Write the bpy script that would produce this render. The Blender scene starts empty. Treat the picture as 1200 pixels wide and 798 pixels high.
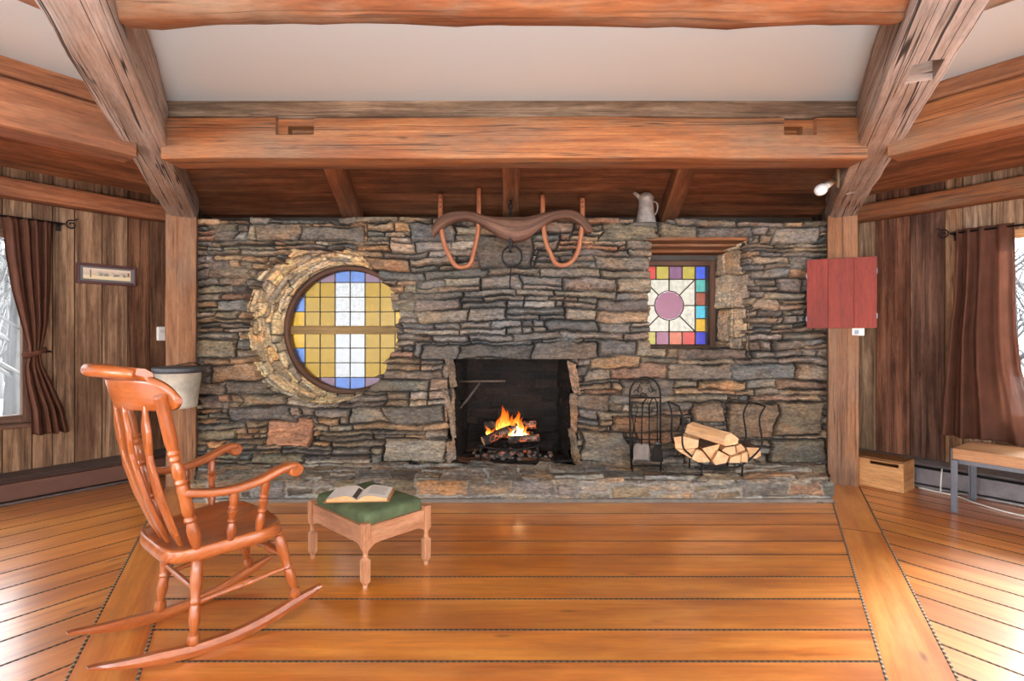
import bpy, bmesh, math, random
import numpy as np
from mathutils import Vector, Matrix, noise
from math import sin, cos, pi, radians as rad

random.seed(7)
SC = bpy.context.scene
COL = SC.collection
F, HY, H = 620.0, 392.0, 1.25          # focal length in px, horizon row, eye height
CY = -1.0                              # centre of the polygonal room: (0, CY)
AL = rad(54.0)
T2 = math.tan(AL / 2)

def at(px, py, Y):
    return Vector(((px - 600) * Y / F, Y, H - (py - HY) * Y / F))
def nt(k):
    a = k * AL
    return Vector((sin(a), cos(a), 0)), Vector((cos(a), -sin(a), 0))
def SP(k, s, r, z=0.0):
    n, t = nt(k)
    return Vector((0, CY, 0)) + n * r + t * s + Vector((0, 0, z))
def on(px, py, k, R):
    n, t = nt(k)
    dx = (px - 600) / F
    Y = (R + CY * n.y) / (n.x * dx + n.y)
    p = Vector((dx * Y, Y, H - (py - HY) * Y / F))
    return (p - Vector((0, CY, 0))).dot(t), p.z
def sec_matrix(k, s, r, z=0.0):
    """local frame on a wall: x along the wall (right), y outward, z up"""
    n, t = nt(k)
    m = Matrix.Identity(4)
    m.col[0][:3] = t; m.col[1][:3] = n; m.col[2][:3] = (0, 0, 1); m.col[3][:3] = SP(k, s, r, z)
    return m

# ------------------------------------------------------------------ materials
def srgb(r, g, b):
    f = lambda c: (c / 255 / 12.92) if c / 255 <= 0.04045 else ((c / 255 + 0.055) / 1.055) ** 2.4
    return (f(r), f(g), f(b), 1)
class NT:
    def __init__(self, name):
        self.m = bpy.data.materials.new(name); self.m.use_nodes = True
        self.t = self.m.node_tree; self.t.nodes.clear()
        self.out = self.t.nodes.new('ShaderNodeOutputMaterial')
    def n(self, typ, **kw):
        nd = self.t.nodes.new('ShaderNode' + typ)
        for k, v in kw.items():
            if k.startswith('i_'):
                key = k[2:]; key = int(key) if key.isdigit() else key.replace('_', ' ')
                if isinstance(v, tuple) and len(v) == 2 and isinstance(v[0], bpy.types.Node):
                    self.t.links.new(v[0].outputs[v[1]], nd.inputs[key])
                elif isinstance(v, bpy.types.Node):
                    self.t.links.new(v.outputs[0], nd.inputs[key])
                elif isinstance(v, bpy.types.NodeSocket):
                    self.t.links.new(v, nd.inputs[key])
                else:
                    nd.inputs[key].default_value = v
            else:
                setattr(nd, k, v)
        return nd
    def ramp(self, fac, stops, interp='LINEAR'):
        r = self.n('ValToRGB', i_0=fac); e = r.color_ramp.elements
        r.color_ramp.interpolation = interp
        while len(e) < len(stops): e.new(0.5)
        for el, (p, c) in zip(e, stops):
            el.position = p; el.color = c if not isinstance(c, (int, float)) else (c, c, c, 1)
        return r
    def mix(self, a, b, fac, mode='MIX'):
        m = self.n('MixRGB', blend_type=mode)
        for i, v in ((0, fac), (1, a), (2, b)):
            if isinstance(v, bpy.types.Node): self.t.links.new(v.outputs[0], m.inputs[i])
            elif isinstance(v, bpy.types.NodeSocket): self.t.links.new(v, m.inputs[i])
            else: m.inputs[i].default_value = v
        return m
    def math(self, op, a, b=0.0, clamp=False):
        m = self.n('Math', operation=op, use_clamp=clamp)
        for i, v in ((0, a), (1, b)):
            if isinstance(v, bpy.types.Node): self.t.links.new(v.outputs[0], m.inputs[i])
            elif isinstance(v, bpy.types.NodeSocket): self.t.links.new(v, m.inputs[i])
            else: m.inputs[i].default_value = v
        return m
    def surf(self, node):
        self.t.links.new(node.outputs[0], self.out.inputs[0]); return self.m

def wood(name, dark, mid, light, sx=1.6, sy=34.0, rough=0.6, bump=0.25, knots=0.0, cracks=0.0, stains=None, stain=0.0, coat=0.0, spec=0.4, fine=(0.74, 1.2), kth=(0.062, 0.12), cw=(0.003, 0.012)):
    t = NT(name)
    uv = t.n('UVMap', uv_map='UV')
    mp = t.n('Mapping', i_Vector=uv, i_Scale=(sx, sy, 1))
    g = t.n('TexNoise', i_Vector=mp, i_Scale=1.0, i_Detail=7.0, i_Roughness=0.62, i_Distortion=0.6)
    base = t.ramp(g, [(0.28, dark), (0.5, mid), (0.74, light)])
    mp2 = t.n('Mapping', i_Vector=uv, i_Scale=(1.3, 5.0, 1), i_Location=(3.1, 1.7, 0))
    g2 = t.n('TexNoise', i_Vector=mp2, i_Scale=1.0, i_Detail=4.0, i_Roughness=0.6)
    var = t.ramp(g2, [(0.3, (0.72, 0.68, 0.66, 1)), (0.55, 1.0), (0.75, (1.18, 1.14, 1.08, 1))])
    c = t.mix(base, var, 0.8, 'MULTIPLY')
    if stains:
        mp3 = t.n('Mapping', i_Vector=uv, i_Scale=(0.9, 2.6, 1), i_Location=(7.7, 4.1, 0))
        g3 = t.n('TexNoise', i_Vector=mp3, i_Scale=1.0, i_Detail=5.0, i_Roughness=0.65)
        f3 = t.ramp(g3, [(0.45, 0.0), (0.62, stain)])
        c = t.mix(c, stains, f3)
    mf = t.n('Mapping', i_Vector=uv, i_Scale=(sx * 9, sy * 4.5, 1))
    gf = t.n('TexNoise', i_Vector=mf, i_Scale=1.0, i_Detail=4.0, i_Roughness=0.7)
    c = t.mix(c, t.ramp(gf, [(0.3, fine[0]), (0.5, 1.0), (0.7, fine[1])]), 1.0, 'MULTIPLY')
    hgt = t.math('ADD', g, t.math('MULTIPLY', gf, 0.5))
    if knots:
        mk = t.n('Mapping', i_Vector=uv, i_Scale=(1.7, 6.0, 1))
        v = t.n('TexVoronoi', i_Vector=mk, i_Scale=1.0, i_Randomness=1.0)
        wob = t.math('ADD', (v.outputs['Distance']), t.math('MULTIPLY', g, 0.10))
        k = t.ramp(wob, [(kth[0], knots), (kth[1], 0.0)])
        c = t.mix(c, tuple(x * 0.35 for x in dark[:3]) + (1,), k)
    if cracks:
        mc = t.n('Mapping', i_Vector=uv, i_Scale=(0.22, 20.0, 1), i_Location=(1.3, 9.2, 0))
        gc = t.n('TexNoise', i_Vector=mc, i_Scale=1.0, i_Detail=3.0, i_Roughness=0.5, i_Distortion=0.4)
        ab = t.math('ABSOLUTE', t.math('SUBTRACT', gc, 0.5))
        k2 = t.ramp(ab, [(cw[0], cracks), (cw[1], 0.0)])
        c = t.mix(c, (0.012, 0.008, 0.006, 1), k2)
    tint = t.n('Attribute', attribute_name='tint')
    c = t.mix(c, tint.outputs['Color'], 1.0, 'MULTIPLY')
    bp = t.n('Bump', i_Strength=bump, i_Distance=0.004, i_Height=hgt)
    rr = t.math('ADD', t.math('MULTIPLY', g, 0.15), rough - 0.075)
    p = t.n('BsdfPrincipled', i_Base_Color=c, i_Roughness=rr, i_Normal=bp)
    p.inputs['Specular IOR Level'].default_value = spec
    p.inputs['Coat Weight'].default_value = coat
    p.inputs['Coat Roughness'].default_value = 0.16
    return t.surf(p)

def plain(name, col, rough=0.6, metal=0.0, spec=0.5, bump=0.0, bscale=200.0, var=0.0, vscale=12.0, coat=0.0, trans=0.0):
    t = NT(name)
    p = t.n('BsdfPrincipled', i_Base_Color=col, i_Roughness=rough, i_Metallic=metal)
    p.inputs['Specular IOR Level'].default_value = spec
    p.inputs['Coat Weight'].default_value = coat
    co = t.n('TexCoord')
    if var:
        g = t.n('TexNoise', i_Vector=(co, 'Object'), i_Scale=vscale, i_Detail=5.0, i_Roughness=0.65)
        f = t.ramp(g, [(0.3, (1 - var,) * 3 + (1,)), (0.7, (1 + var * 0.5,) * 3 + (1,))])
        t.t.links.new(t.mix(col, f, 1.0, 'MULTIPLY').outputs[0], p.inputs['Base Color'])
    if bump:
        gb = t.n('TexNoise', i_Vector=(co, 'Object'), i_Scale=bscale, i_Detail=4.0)
        b = t.n('Bump', i_Strength=bump, i_Distance=0.002, i_Height=gb)
        t.t.links.new(b.outputs[0], p.inputs['Normal'])
    if trans:
        tr = t.n('BsdfTranslucent', i_Color=col)
        mx = t.n('MixShader', i_0=trans, i_1=p, i_2=tr)
        return t.surf(mx)
    return t.surf(p)

def glass(name, col, gloss=0.004, vary=0.25, scale=30.0):
    """coloured sheet glass: tinted transmission with a mottled body and a faint gloss"""
    t = NT(name)
    co = t.n('TexCoord')
    g = t.n('TexNoise', i_Vector=(co, 'Object'), i_Scale=scale, i_Detail=3.0)
    f = t.ramp(g, [(0.3, (1 - vary,) * 3 + (1,)), (0.7, 1.0)])
    c = t.mix(col, f, 1.0, 'MULTIPLY')
    tr = t.n('BsdfTransparent', i_Color=c)
    gl = t.n('BsdfGlossy', i_Color=(0.9, 0.9, 0.9, 1), i_Roughness=0.3)
    mx = t.n('MixShader', i_0=gloss, i_1=tr, i_2=gl)
    return t.surf(mx)

# ------------------------------------------------------------------ mesh builder
class MB:
    def __init__(self):
        self.v = []; self.f = []; self.uv = []; self.m = []; self.t = []; self.s = []
    def face(self, idx, uv, mat=0, tint=(1, 1, 1), smooth=False):
        self.f.append(tuple(idx)); self.uv.append(uv); self.m.append(mat); self.t.append(tint); self.s.append(smooth)
    def box(self, size, M=None, loc=(0, 0, 0), grain=0, mat=0, tint=(1, 1, 1), bev=0.0, taper=None):
        """box centred at loc (in M's frame); grain = index of the axis the wood runs along"""
        sx, sy, sz = [a / 2 for a in size]
        M = M or Matrix.Identity(4)
        off = (random.random() * 9, random.random() * 9)
        b = min(bev, sx * .9, sy * .9, sz * .9)
        if b <= 0:
            P = [Vector((x * sx, y * sy, z * sz)) for x in (-1, 1) for y in (-1, 1) for z in (-1, 1)]
            Q = [(0, 1, 3, 2), (4, 6, 7, 5), (0, 4, 5, 1), (2, 3, 7, 6), (0, 2, 6, 4), (1, 5, 7, 3)]
        else:
            P = []; ix = {}
            for x in (-1, 1):
                for y in (-1, 1):
                    for z in (-1, 1):
                        for a in range(3):
                            q = [x * (sx - b), y * (sy - b), z * (sz - b)]
                            q[a] = (x * sx, y * sy, z * sz)[a]
                            ix[(x, y, z, a)] = len(P); P.append(Vector(q))
            Q = []
            for a in range(3):
                o = [i for i in range(3) if i != a]
                for sg in (-1, 1):
                    q = []
                    for u, w in ((-1, -1), (1, -1), (1, 1), (-1, 1)):
                        c = [0, 0, 0]; c[a] = sg; c[o[0]] = u; c[o[1]] = w
                        q.append(ix[tuple(c) + (a,)])
                    flip = (sg > 0) == (a == 1)
                    Q.append(tuple(q[::-1] if flip else q))
            for a in range(3):
                o = [i for i in range(3) if i != a]
                for u in (-1, 1):
                    for w in (-1, 1):
                        def k(sg, ax):
                            c = [0, 0, 0]; c[a] = sg; c[o[0]] = u; c[o[1]] = w
                            return ix[tuple(c) + (ax,)]
                        Q.append((k(-1, o[0]), k(1, o[0]), k(1, o[1]), k(-1, o[1])))
            for x in (-1, 1):
                for y in (-1, 1):
                    for z in (-1, 1):
                        Q.append(tuple(ix[(x, y, z, a)] for a in range(3)))
        if taper:
            for p in P: taper(p)
        base = len(self.v)
        L = Vector(loc)
        self.v += [M @ (p + L) for p in P]
        oth = [i for i in range(3) if i != grain]
        cen = Vector((0, 0, 0))
        for q in Q:
            pts = [P[i] for i in q]
            nrm = (pts[1] - pts[0]).cross(pts[2] - pts[0])
            mid = sum(pts, Vector()) / len(pts)
            if nrm.dot(mid - cen) < 0: q = q[::-1]; pts = pts[::-1]; nrm = -nrm
            an = [abs(c) for c in nrm]; ax = an.index(max(an))
            if ax == grain: uv = [(p[oth[0]] * 0.15 + off[0], p[oth[1]] + off[1]) for p in pts]
            else:
                va = [i for i in oth if i != ax][0]
                uv = [(p[grain] + off[0], p[va] + off[1] + ax * 0.37) for p in pts]
            self.face([base + i for i in q], uv, mat, tint)
    def poly(self, pts, udir=(1, 0, 0), vdir=(0, 1, 0), mat=0, tint=(1, 1, 1), off=None):
        off = off or (random.random() * 9, random.random() * 9)
        b = len(self.v); pts = [Vector(p) for p in pts]; self.v += pts
        u, v = Vector(udir), Vector(vdir)
        self.face(range(b, b + len(pts)), [(p.dot(u) + off[0], p.dot(v) + off[1]) for p in pts], mat, tint)
    def prism(self, pts, d, udir=None, mat=0, tint=(1, 1, 1), capmat=None, smooth=False):
        """extrude the closed outline pts by the vector d"""
        pts = [Vector(p) for p in pts]; d = Vector(d)
        nrm = sum(((pts[i] - pts[0]).cross(pts[i + 1] - pts[0]) for i in range(1, len(pts) - 1)), Vector())
        if nrm.dot(d) > 0: pts = pts[::-1]
        b = len(self.v); n = len(pts); self.v += pts + [p + d for p in pts]
        u = Vector(udir).normalized() if udir else d.normalized()
        nz = nrm.normalized(); w = nz.cross(u)
        if w.length < 0.1: w = u.orthogonal()
        w.normalize(); o = (random.random() * 9, random.random() * 9)
        cu = (lambda p: (p.dot(u) + o[0], p.dot(w) + o[1])) if abs(u.dot(nz)) < 0.5 else (lambda p: (p.dot(w) * .3 + o[0], p.dot(nz.cross(w)) + o[1]))
        cm = mat if capmat is None else capmat
        self.face(range(b, b + n), [cu(p) for p in pts], cm, tint)
        self.face(range(b + 2 * n - 1, b + n - 1, -1), [cu(p) for p in pts[::-1]], cm, tint)
        per = 0
        for i in range(n):
            j = (i + 1) % n; e = (pts[j] - pts[i]).length
            if abs(u.dot(nz)) > 0.5:
                L = d.length; uv = [(o[0] + L, o[1] + per), (o[0] + L, o[1] + per + e), (o[0], o[1] + per + e), (o[0], o[1] + per)]
                uv = [uv[3], uv[0], uv[1], uv[2]]
            else:
                uv = [(pts[i].dot(u) + o[0], o[1]), (pts[i].dot(u) + o[0], o[1] + d.length), (pts[j].dot(u) + o[0], o[1] + d.length), (pts[j].dot(u) + o[0], o[1])]
            self.face([b + i, b + n + i, b + n + j, b + j], uv, mat, tint, smooth); per += e
    def loft(self, rings, closed=True, caps=True, mat=0, tint=None, smooth=True, uvo=None, loop=False):
        """rings: list of equal-length point lists"""
        b = len(self.v); n = len(rings[0]); k = len(rings)
        for r in rings: self.v += [Vector(p) for p in r]
        o = uvo or (random.random() * 9, random.random() * 9)
        U = [0.0]
        for i in range(1, k):
            U.append(U[-1] + (sum((Vector(p) for p in rings[i]), Vector()) / n - sum((Vector(p) for p in rings[i - 1]), Vector()) / n).length)
        mr = max(rings, key=lambda r: sum((Vector(r[j]) - Vector(r[(j + 1) % n])).length for j in range(n)))
        V = [0.0]
        for j in range(n): V.append(V[-1] + (Vector(mr[j]) - Vector(mr[(j + 1) % n])).length)
        m = n if closed else n - 1
        for i in range(k - 1 + (1 if loop else 0)):
            i2 = (i + 1) % k
            for j in range(m):
                j2 = (j + 1) % n
                u1 = U[i + 1] if i + 1 < k else U[-1] + 0.01
                tt = tint(i, j) if callable(tint) else (tint or (1, 1, 1))
                self.face([b + i * n + j, b + i * n + j2, b + i2 * n + j2, b + i2 * n + j],
                          [(U[i] + o[0], V[j] + o[1]), (U[i] + o[0], V[j + 1] + o[1]), (u1 + o[0], V[j + 1] + o[1]), (u1 + o[0], V[j] + o[1])], mat, tt, smooth)
        if caps and closed and not loop:
            tt = tint(0, 0) if callable(tint) else (tint or (1, 1, 1))
            for i, rev in ((0, True), (k - 1, False)):
                q = [b + i * n + j for j in range(n)]
                uv = [(o[0] + 0.1 * cos(2 * pi * j / n), o[1] + 0.1 * sin(2 * pi * j / n)) for j in range(n)]
                self.face(q[::-1] if rev else q, uv[::-1] if rev else uv, mat, tt)
    def tube(self, path, rad_, n=10, mat=0, tint=None, caps=True, flat=(1, 1), loop=False, up=None):
        path = [Vector(p) for p in path]
        R = rad_ if isinstance(rad_, (list, tuple)) else [rad_] * len(path)
        rings = []; prev = None
        for i, p in enumerate(path):
            a = path[i - 1] if i > 0 else (path[-1] if loop else path[i]); c = path[i + 1] if i + 1 < len(path) else (path[0] if loop else path[i])
            d = (c - a).normalized() if (c - a).length > 1e-9 else Vector((0, 0, 1))
            if prev is None:
                ref = Vector(up) if up else (Vector((0, 0, 1)) if abs(d.z) < 0.9 else Vector((0, 1, 0)))
                x = ref.cross(d).normalized()
            else:
                x = (prev - d * prev.dot(d)).normalized()
            y = d.cross(x); prev = x
            rings.append([p + x * (cos(2 * pi * j / n) * R[i] * flat[0]) + y * (sin(2 * pi * j / n) * R[i] * flat[1]) for j in range(n)])
        self.loft(rings, True, caps, mat, tint, True, loop=loop)
    def turned(self, p0, p1, prof, n=14, mat=0, tint=None):
        """turned baluster from p0 to p1; prof = [(t, radius)]"""
        p0, p1 = Vector(p0), Vector(p1); d = (p1 - p0)
        x = d.orthogonal().normalized(); y = d.normalized().cross(x); self.sharp = 32
        self.loft([[p0 + d * t + x * (cos(2 * pi * j / n) * r) + y * (sin(2 * pi * j / n) * r) for j in range(n)] for t, r in prof], True, True, mat, tint)
    def sweep(self, path, sec, mat=0, tint=None, up=(0, 0, 1), smooth=True, scales=None):
        """sec: 2-D outline (side, up) carried along path"""
        path = [Vector(p) for p in path]; rings = []
        for i, p in enumerate(path):
            a = path[max(i - 1, 0)]; c = path[min(i + 1, len(path) - 1)]
            d = (c - a).normalized(); sd = d.cross(Vector(up)).normalized(); u = sd.cross(d)
            k = scales[i] if scales else (1, 1)
            rings.append([p + sd * (q[0] * k[0]) + u * (q[1] * k[1]) for q in sec])
        self.loft(rings, True, True, mat, tint, smooth)
    def build(self, name, mats, parent=None, M=None):
        me = bpy.data.meshes.new(name)
        me.from_pydata([tuple(v) for v in self.v], [], self.f)
        for m in (mats if isinstance(mats, (list, tuple)) else [mats]): me.materials.append(m)
        uvl = me.uv_layers.new(name='UV')
        uvl.data.foreach_set('uv', [c for q in self.uv for p in q for c in p])
        ca = me.attributes.new('tint', 'FLOAT_COLOR', 'FACE')
        ca.data.foreach_set('color', [c for t in self.t for c in (t[0], t[1], t[2], 1.0)])
        me.polygons.foreach_set('material_index', self.m)
        me.polygons.foreach_set('use_smooth', self.s)
        me.update()
        if len(self.f) < 60000:
            bm = bmesh.new(); bm.from_mesh(me); bmesh.ops.recalc_face_normals(bm, faces=bm.faces); bm.to_mesh(me); bm.free()
        o = bpy.data.objects.new(name, me); COL.objects.link(o)
        if getattr(self, 'sharp', 0): me.set_sharp_from_angle(angle=rad(self.sharp))
        if M is not None: o.matrix_world = M
        if parent is not None: o.parent = parent
        return o

def tag(o, label=None, cat=None, group=None, kind=None):
    if label: o['label'] = label
    if cat: o['category'] = cat
    if group: o['group'] = group
    if kind: o['kind'] = kind
    return o
def empty(name, loc=(0, 0, 0), rz=0.0, M=None, **kw):
    o = bpy.data.objects.new(name, None); COL.objects.link(o); o.empty_display_size = 0.1
    if M is not None: o.matrix_world = M
    else: o.location = loc; o.rotation_euler = (0, 0, rz)
    return tag(o, **kw)
def rr(w, h, r, k=3):
    """rounded rectangle outline, centred"""
    out = []
    for cx, cy, a0 in ((w / 2 - r, h / 2 - r, 0), (-w / 2 + r, h / 2 - r, 90), (-w / 2 + r, -h / 2 + r, 180), (w / 2 - r, -h / 2 + r, 270)):
        for i in range(k + 1):
            a = rad(a0 + 90 * i / k); out.append((cx + r * cos(a), cy + r * sin(a)))
    return out
def lerp(a, b, t): return a + (b - a) * t
def interp(tab, x):
    for (x0, y0), (x1, y1) in zip(tab, tab[1:]):
        if x <= x1: return lerp(y0, y1, (x - x0) / (x1 - x0) if x1 > x0 else 0)
    return tab[-1][1]
def curve_pts(pts, n=8):
    """Catmull-Rom through pts"""
    P = [Vector(p) for p in pts]; P = [P[0] * 2 - P[1]] + P + [P[-1] * 2 - P[-2]]; out = []
    for i in range(1, len(P) - 2):
        for j in range(n):
            t = j / n; a, b, c, d = P[i - 1], P[i], P[i + 1], P[i + 2]
            out.append(0.5 * ((2 * b) + (c - a) * t + (2 * a - 5 * b + 4 * c - d) * t * t + (3 * b - a - 3 * c + d) * t ** 3))
    out.append(P[-2]); return out

def timber(name, p0, p1, w, h, mats, seed=0, rough=0.008, edge=0.02, seg=0.09, parent=None, holes=(), up=(0, 0, 1), roundlog=False, tint=None):
    """hand-hewn timber between two axis points; holes = boxes cut out of it [(centre, size, rz)]"""
    p0, p1 = Vector(p0), Vector(p1); d = (p1 - p0); L = d.length; d.normalize()
    sd = d.cross(Vector(up)).normalized(); u = sd.cross(d)
    n = max(4, int(L / seg))
    if roundlog: sec = [(w / 2 * cos(2 * pi * j / 28), h / 2 * sin(2 * pi * j / 28)) for j in range(28)]
    else:
        sec = []
        base = rr(w, h, edge, 2)
        for i, q in enumerate(base):
            q2 = base[(i + 1) % len(base)]; dl = math.hypot(q2[0] - q[0], q2[1] - q[1]); m = max(1, int(dl / 0.05))
            for j in range(m): sec.append((lerp(q[0], q2[0], j / m), lerp(q[1], q2[1], j / m)))
    rings = []
    for i in range(n + 1):
        x = L * i / n; ring = []
        for q in sec:
            a = math.atan2(q[1], q[0])
            N = noise.noise(Vector((x * 1.1, cos(a) * 1.2 + seed * 7.3, sin(a) * 1.2))) * 1.6 + noise.noise(Vector((x * 5, cos(a) * 3 + seed * 3.1, sin(a) * 3))) * 0.8
            k = 1 + N * rough / max(0.05, math.hypot(*q))
            ring.append(p0 + d * x + sd * (q[0] * k) + u * (q[1] * k))
        rings.append(ring)
    mb = MB(); mb.loft(rings, True, True, 0, tint, True, uvo=(seed * 3.7, seed * 1.3))
    o = mb.build(name, mats, parent)
    if holes:
        for c, size, rz in holes:
            cb = MB(); cb.box(size, Matrix.Translation(c) @ Matrix.Rotation(rz, 4, 'Z'))
            co = cb.build('cutter', mats if isinstance(mats, list) else [mats])
            mod = o.modifiers.new('cut', 'BOOLEAN'); mod.operation = 'DIFFERENCE'; mod.object = co; mod.solver = 'EXACT'
            bpy.context.view_layer.update()
            ev = o.evaluated_get(bpy.context.evaluated_depsgraph_get())
            me = bpy.data.meshes.new_from_object(ev)
            o.modifiers.clear(); o.data = me
            bpy.data.objects.remove(co)
    try: o.data.set_sharp_from_angle(angle=rad(38))
    except Exception: pass
    return o

# ------------------------------------------------------------------ numpy noise and stone work
def vnoise(x, y, seed):
    xi = np.floor(x).astype(np.int64); yi = np.floor(y).astype(np.int64)
    fx = x - xi; fy = y - yi; fx = fx * fx * (3 - 2 * fx); fy = fy * fy * (3 - 2 * fy)
    def hsh(a, b):
        h = (a * 374761393 + b * 668265263 + seed * 974711) & 0xffffffff
        h = ((h ^ (h >> 13)) * 1274126177) & 0xffffffff
        return ((h ^ (h >> 16)) & 0xffff) / 65535.0
    a = hsh(xi, yi); b = hsh(xi + 1, yi); c = hsh(xi, yi + 1); d = hsh(xi + 1, yi + 1)
    return (a * (1 - fx) + b * fx) * (1 - fy) + (c * (1 - fx) + d * fx) * fy
def fbm(x, y, seed, o=4):
    r = 0; a = 1; s = 0
    for i in range(o):
        r = r + a * (vnoise(x, y, seed + i) - 0.5); s += a; a *= 0.5; x = x * 2.03; y = y * 2.03
    return r / s * 2

PAL = [((120, 110, 99), 5), ((112, 108, 104), 5), ((96, 90, 85), 4), ((132, 114, 94), 3), ((142, 134, 124), 2.5), ((116, 108, 94), 3), ((146, 122, 96), 1.6), ((102, 103, 102), 2.2), ((128, 104, 88), 1.2)]
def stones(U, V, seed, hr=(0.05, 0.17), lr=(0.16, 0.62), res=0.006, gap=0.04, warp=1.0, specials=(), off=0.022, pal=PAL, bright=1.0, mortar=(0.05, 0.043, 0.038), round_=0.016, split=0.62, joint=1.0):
    R = random.Random(seed); rects = []
    v = -0.12
    while v < V + 0.12:
        h = R.uniform(*hr); u = -0.12 - R.random() * 0.2
        while u < U + 0.12:
            l = R.uniform(*lr)
            if h > hr[0] * 1.6 and R.random() < split:
                k = 2 if (h < hr[0] * 2.6 or R.random() < .5) else 3
                cuts = [0] + sorted(i / k + R.uniform(-.13, .13) for i in range(1, k)) + [1]
                for a, b in zip(cuts, cuts[1:]):
                    x = u
                    while x < u + l - 1e-6:
                        w = R.uniform(0.35, 1.1) * l
                        if u + l - x - w < 0.06: w = u + l - x
                        rects.append((x, v + a * h, x + w, v + b * h)); x += w
            else: rects.append((u, v, u + l, v + h))
            u += l
        v += h
    q = 0.0025; M = 0.12
    ras = np.zeros((int((V + 2 * M) / q) + 2, int((U + 2 * M) / q) + 2), np.int32)
    def put(i, x0, y0, x1, y1):
        a = lambda t, m: int(min(max((t + M) / q, 0), m))
        ras[a(y0, ras.shape[0]):a(y1, ras.shape[0]), a(x0, ras.shape[1]):a(x1, ras.shape[1])] = i
    for i, r in enumerate(rects): put(i, *r)
    nb = len(rects)
    for j, s in enumerate(specials): put(nb + j, *s[:4])
    N = nb + len(specials)
    nu, nv = int(U / res) + 1, int(V / res) + 1
    uu, vv = np.meshgrid(np.linspace(0, U, nu), np.linspace(0, V, nv))
    s = seed * 13
    wu = uu + warp * (0.06 * fbm(uu * 3, vv * 5, s, 3) + 0.012 * fbm(uu * 9, vv * 9, s + 3, 2) + 0.012 * fbm(uu * 16, vv * 16, s + 5, 3) + 0.005 * fbm(uu * 55, vv * 55, s + 6, 2))
    wv = vv + warp * (0.055 * fbm(uu * 1.6, vv * 3.2, s + 9, 2) * .7 + 0.012 * fbm(uu * 7, vv * 6, s + 12, 2) + 0.008 * fbm(uu * 12, vv * 14, s + 14, 3) + 0.004 * fbm(uu * 50, vv * 60, s + 15, 2))
    ids = ras[np.clip(((wv + M) / q).astype(int), 0, ras.shape[0] - 1), np.clip(((wu + M) / q).astype(int), 0, ras.shape[1] - 1)]
    D = np.full(ids.shape, 99.0)
    e = ids[:, 1:] != ids[:, :-1]; D[:, 1:][e] = 0.5; D[:, :-1][e] = 0.5
    e = ids[1:] != ids[:-1]; D[1:][e] = np.minimum(D[1:][e], 0.5); D[:-1][e] = np.minimum(D[:-1][e], 0.5)
    for _ in range(14):
        for sl1, sl2, c in (((slice(None), slice(1, None)), (slice(None), slice(None, -1)), 1.0), ((slice(1, None), slice(None)), (slice(None, -1), slice(None)), 1.0),
                            ((slice(1, None), slice(1, None)), (slice(None, -1), slice(None, -1)), 1.41), ((slice(1, None), slice(None, -1)), (slice(None, -1), slice(1, None)), 1.41)):
            a = np.minimum(D[sl1], D[sl2] + c); b = np.minimum(D[sl2], D[sl1] + c); D[sl1] = a; D[sl2] = np.minimum(D[sl2], b)
    d = D * res
    rs = np.random.RandomState(seed)
    so = rs.uniform(-1, 1, N) * off; gx = rs.normal(0, 0.05, N); gy = rs.normal(0, 0.12, N); rd = round_ * rs.uniform(0.6, 1.5, N)
    cu = np.zeros(N); cv = np.zeros(N); cn = np.maximum(np.bincount(ids.ravel(), minlength=N), 1)
    cu = np.bincount(ids.ravel(), uu.ravel(), N) / cn; cv = np.bincount(ids.ravel(), vv.ravel(), N) / cn
    jw = joint * np.clip(1.0 + 1.1 * fbm(uu * 5, vv * 6, s + 50, 2), .25, 1.8)
    t = np.clip((d - 0.003 * jw) / rd[ids], 0, 1); edge = 1 - (1 - t) ** 2.2
    h = so[ids] + gx[ids] * (uu - cu[ids]) + gy[ids] * (vv - cv[ids]) - gap * jw / joint * (1 - edge)
    h += 0.006 * fbm(uu * 9 + ids * 3.3, vv * 42, s + 20, 4) + 0.006 * fbm(uu * 30, vv * 34, s + 25, 3) + 0.010 * fbm(uu * 7 + ids * 1.7, vv * 11, s + 27, 2)
    pc = np.array([srgb(*c)[:3] for c, w in pal]); pw = np.array([w for c, w in pal], float); pw /= pw.sum()
    base = pc[rs.choice(len(pal), N, p=pw)] * rs.uniform(0.78, 1.24, (N, 1)) * rs.uniform(0.97, 1.03, (N, 3))
    for j, sp in enumerate(specials):
        if len(sp) > 4: base[nb + j] = srgb(*sp[4])[:3]
    col = base[ids] * bright * np.array([1.05, 1.0, .92])
    n1 = fbm(uu * 6 + ids * 2.3, vv * 14, s + 30, 4)[..., None]; n2 = fbm(uu * 14 + ids, vv * 60, s + 35, 3)[..., None]; n3 = fbm(uu * 4 + ids * .7, vv * 5, s + 40, 3)
    n4 = fbm(uu * 60 + ids * 1.3, vv * 75, s + 44, 2)[..., None]
    col = col * (1 + 0.40 * n1 + 0.35 * n2 + 0.35 * n4)
    rust = np.clip((n3 - 0.10) * 3, 0, 1)[..., None] * 0.45
    col = col * (1 - rust) + col * np.array([1.45, 1.0, 0.62]) * rust
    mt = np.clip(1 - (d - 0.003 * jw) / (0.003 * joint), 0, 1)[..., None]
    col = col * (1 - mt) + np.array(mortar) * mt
    return dict(u=uu, v=vv, h=h, col=np.clip(col, 0.004, 1), id=ids, d=d, rs=rs, N=N)

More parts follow.
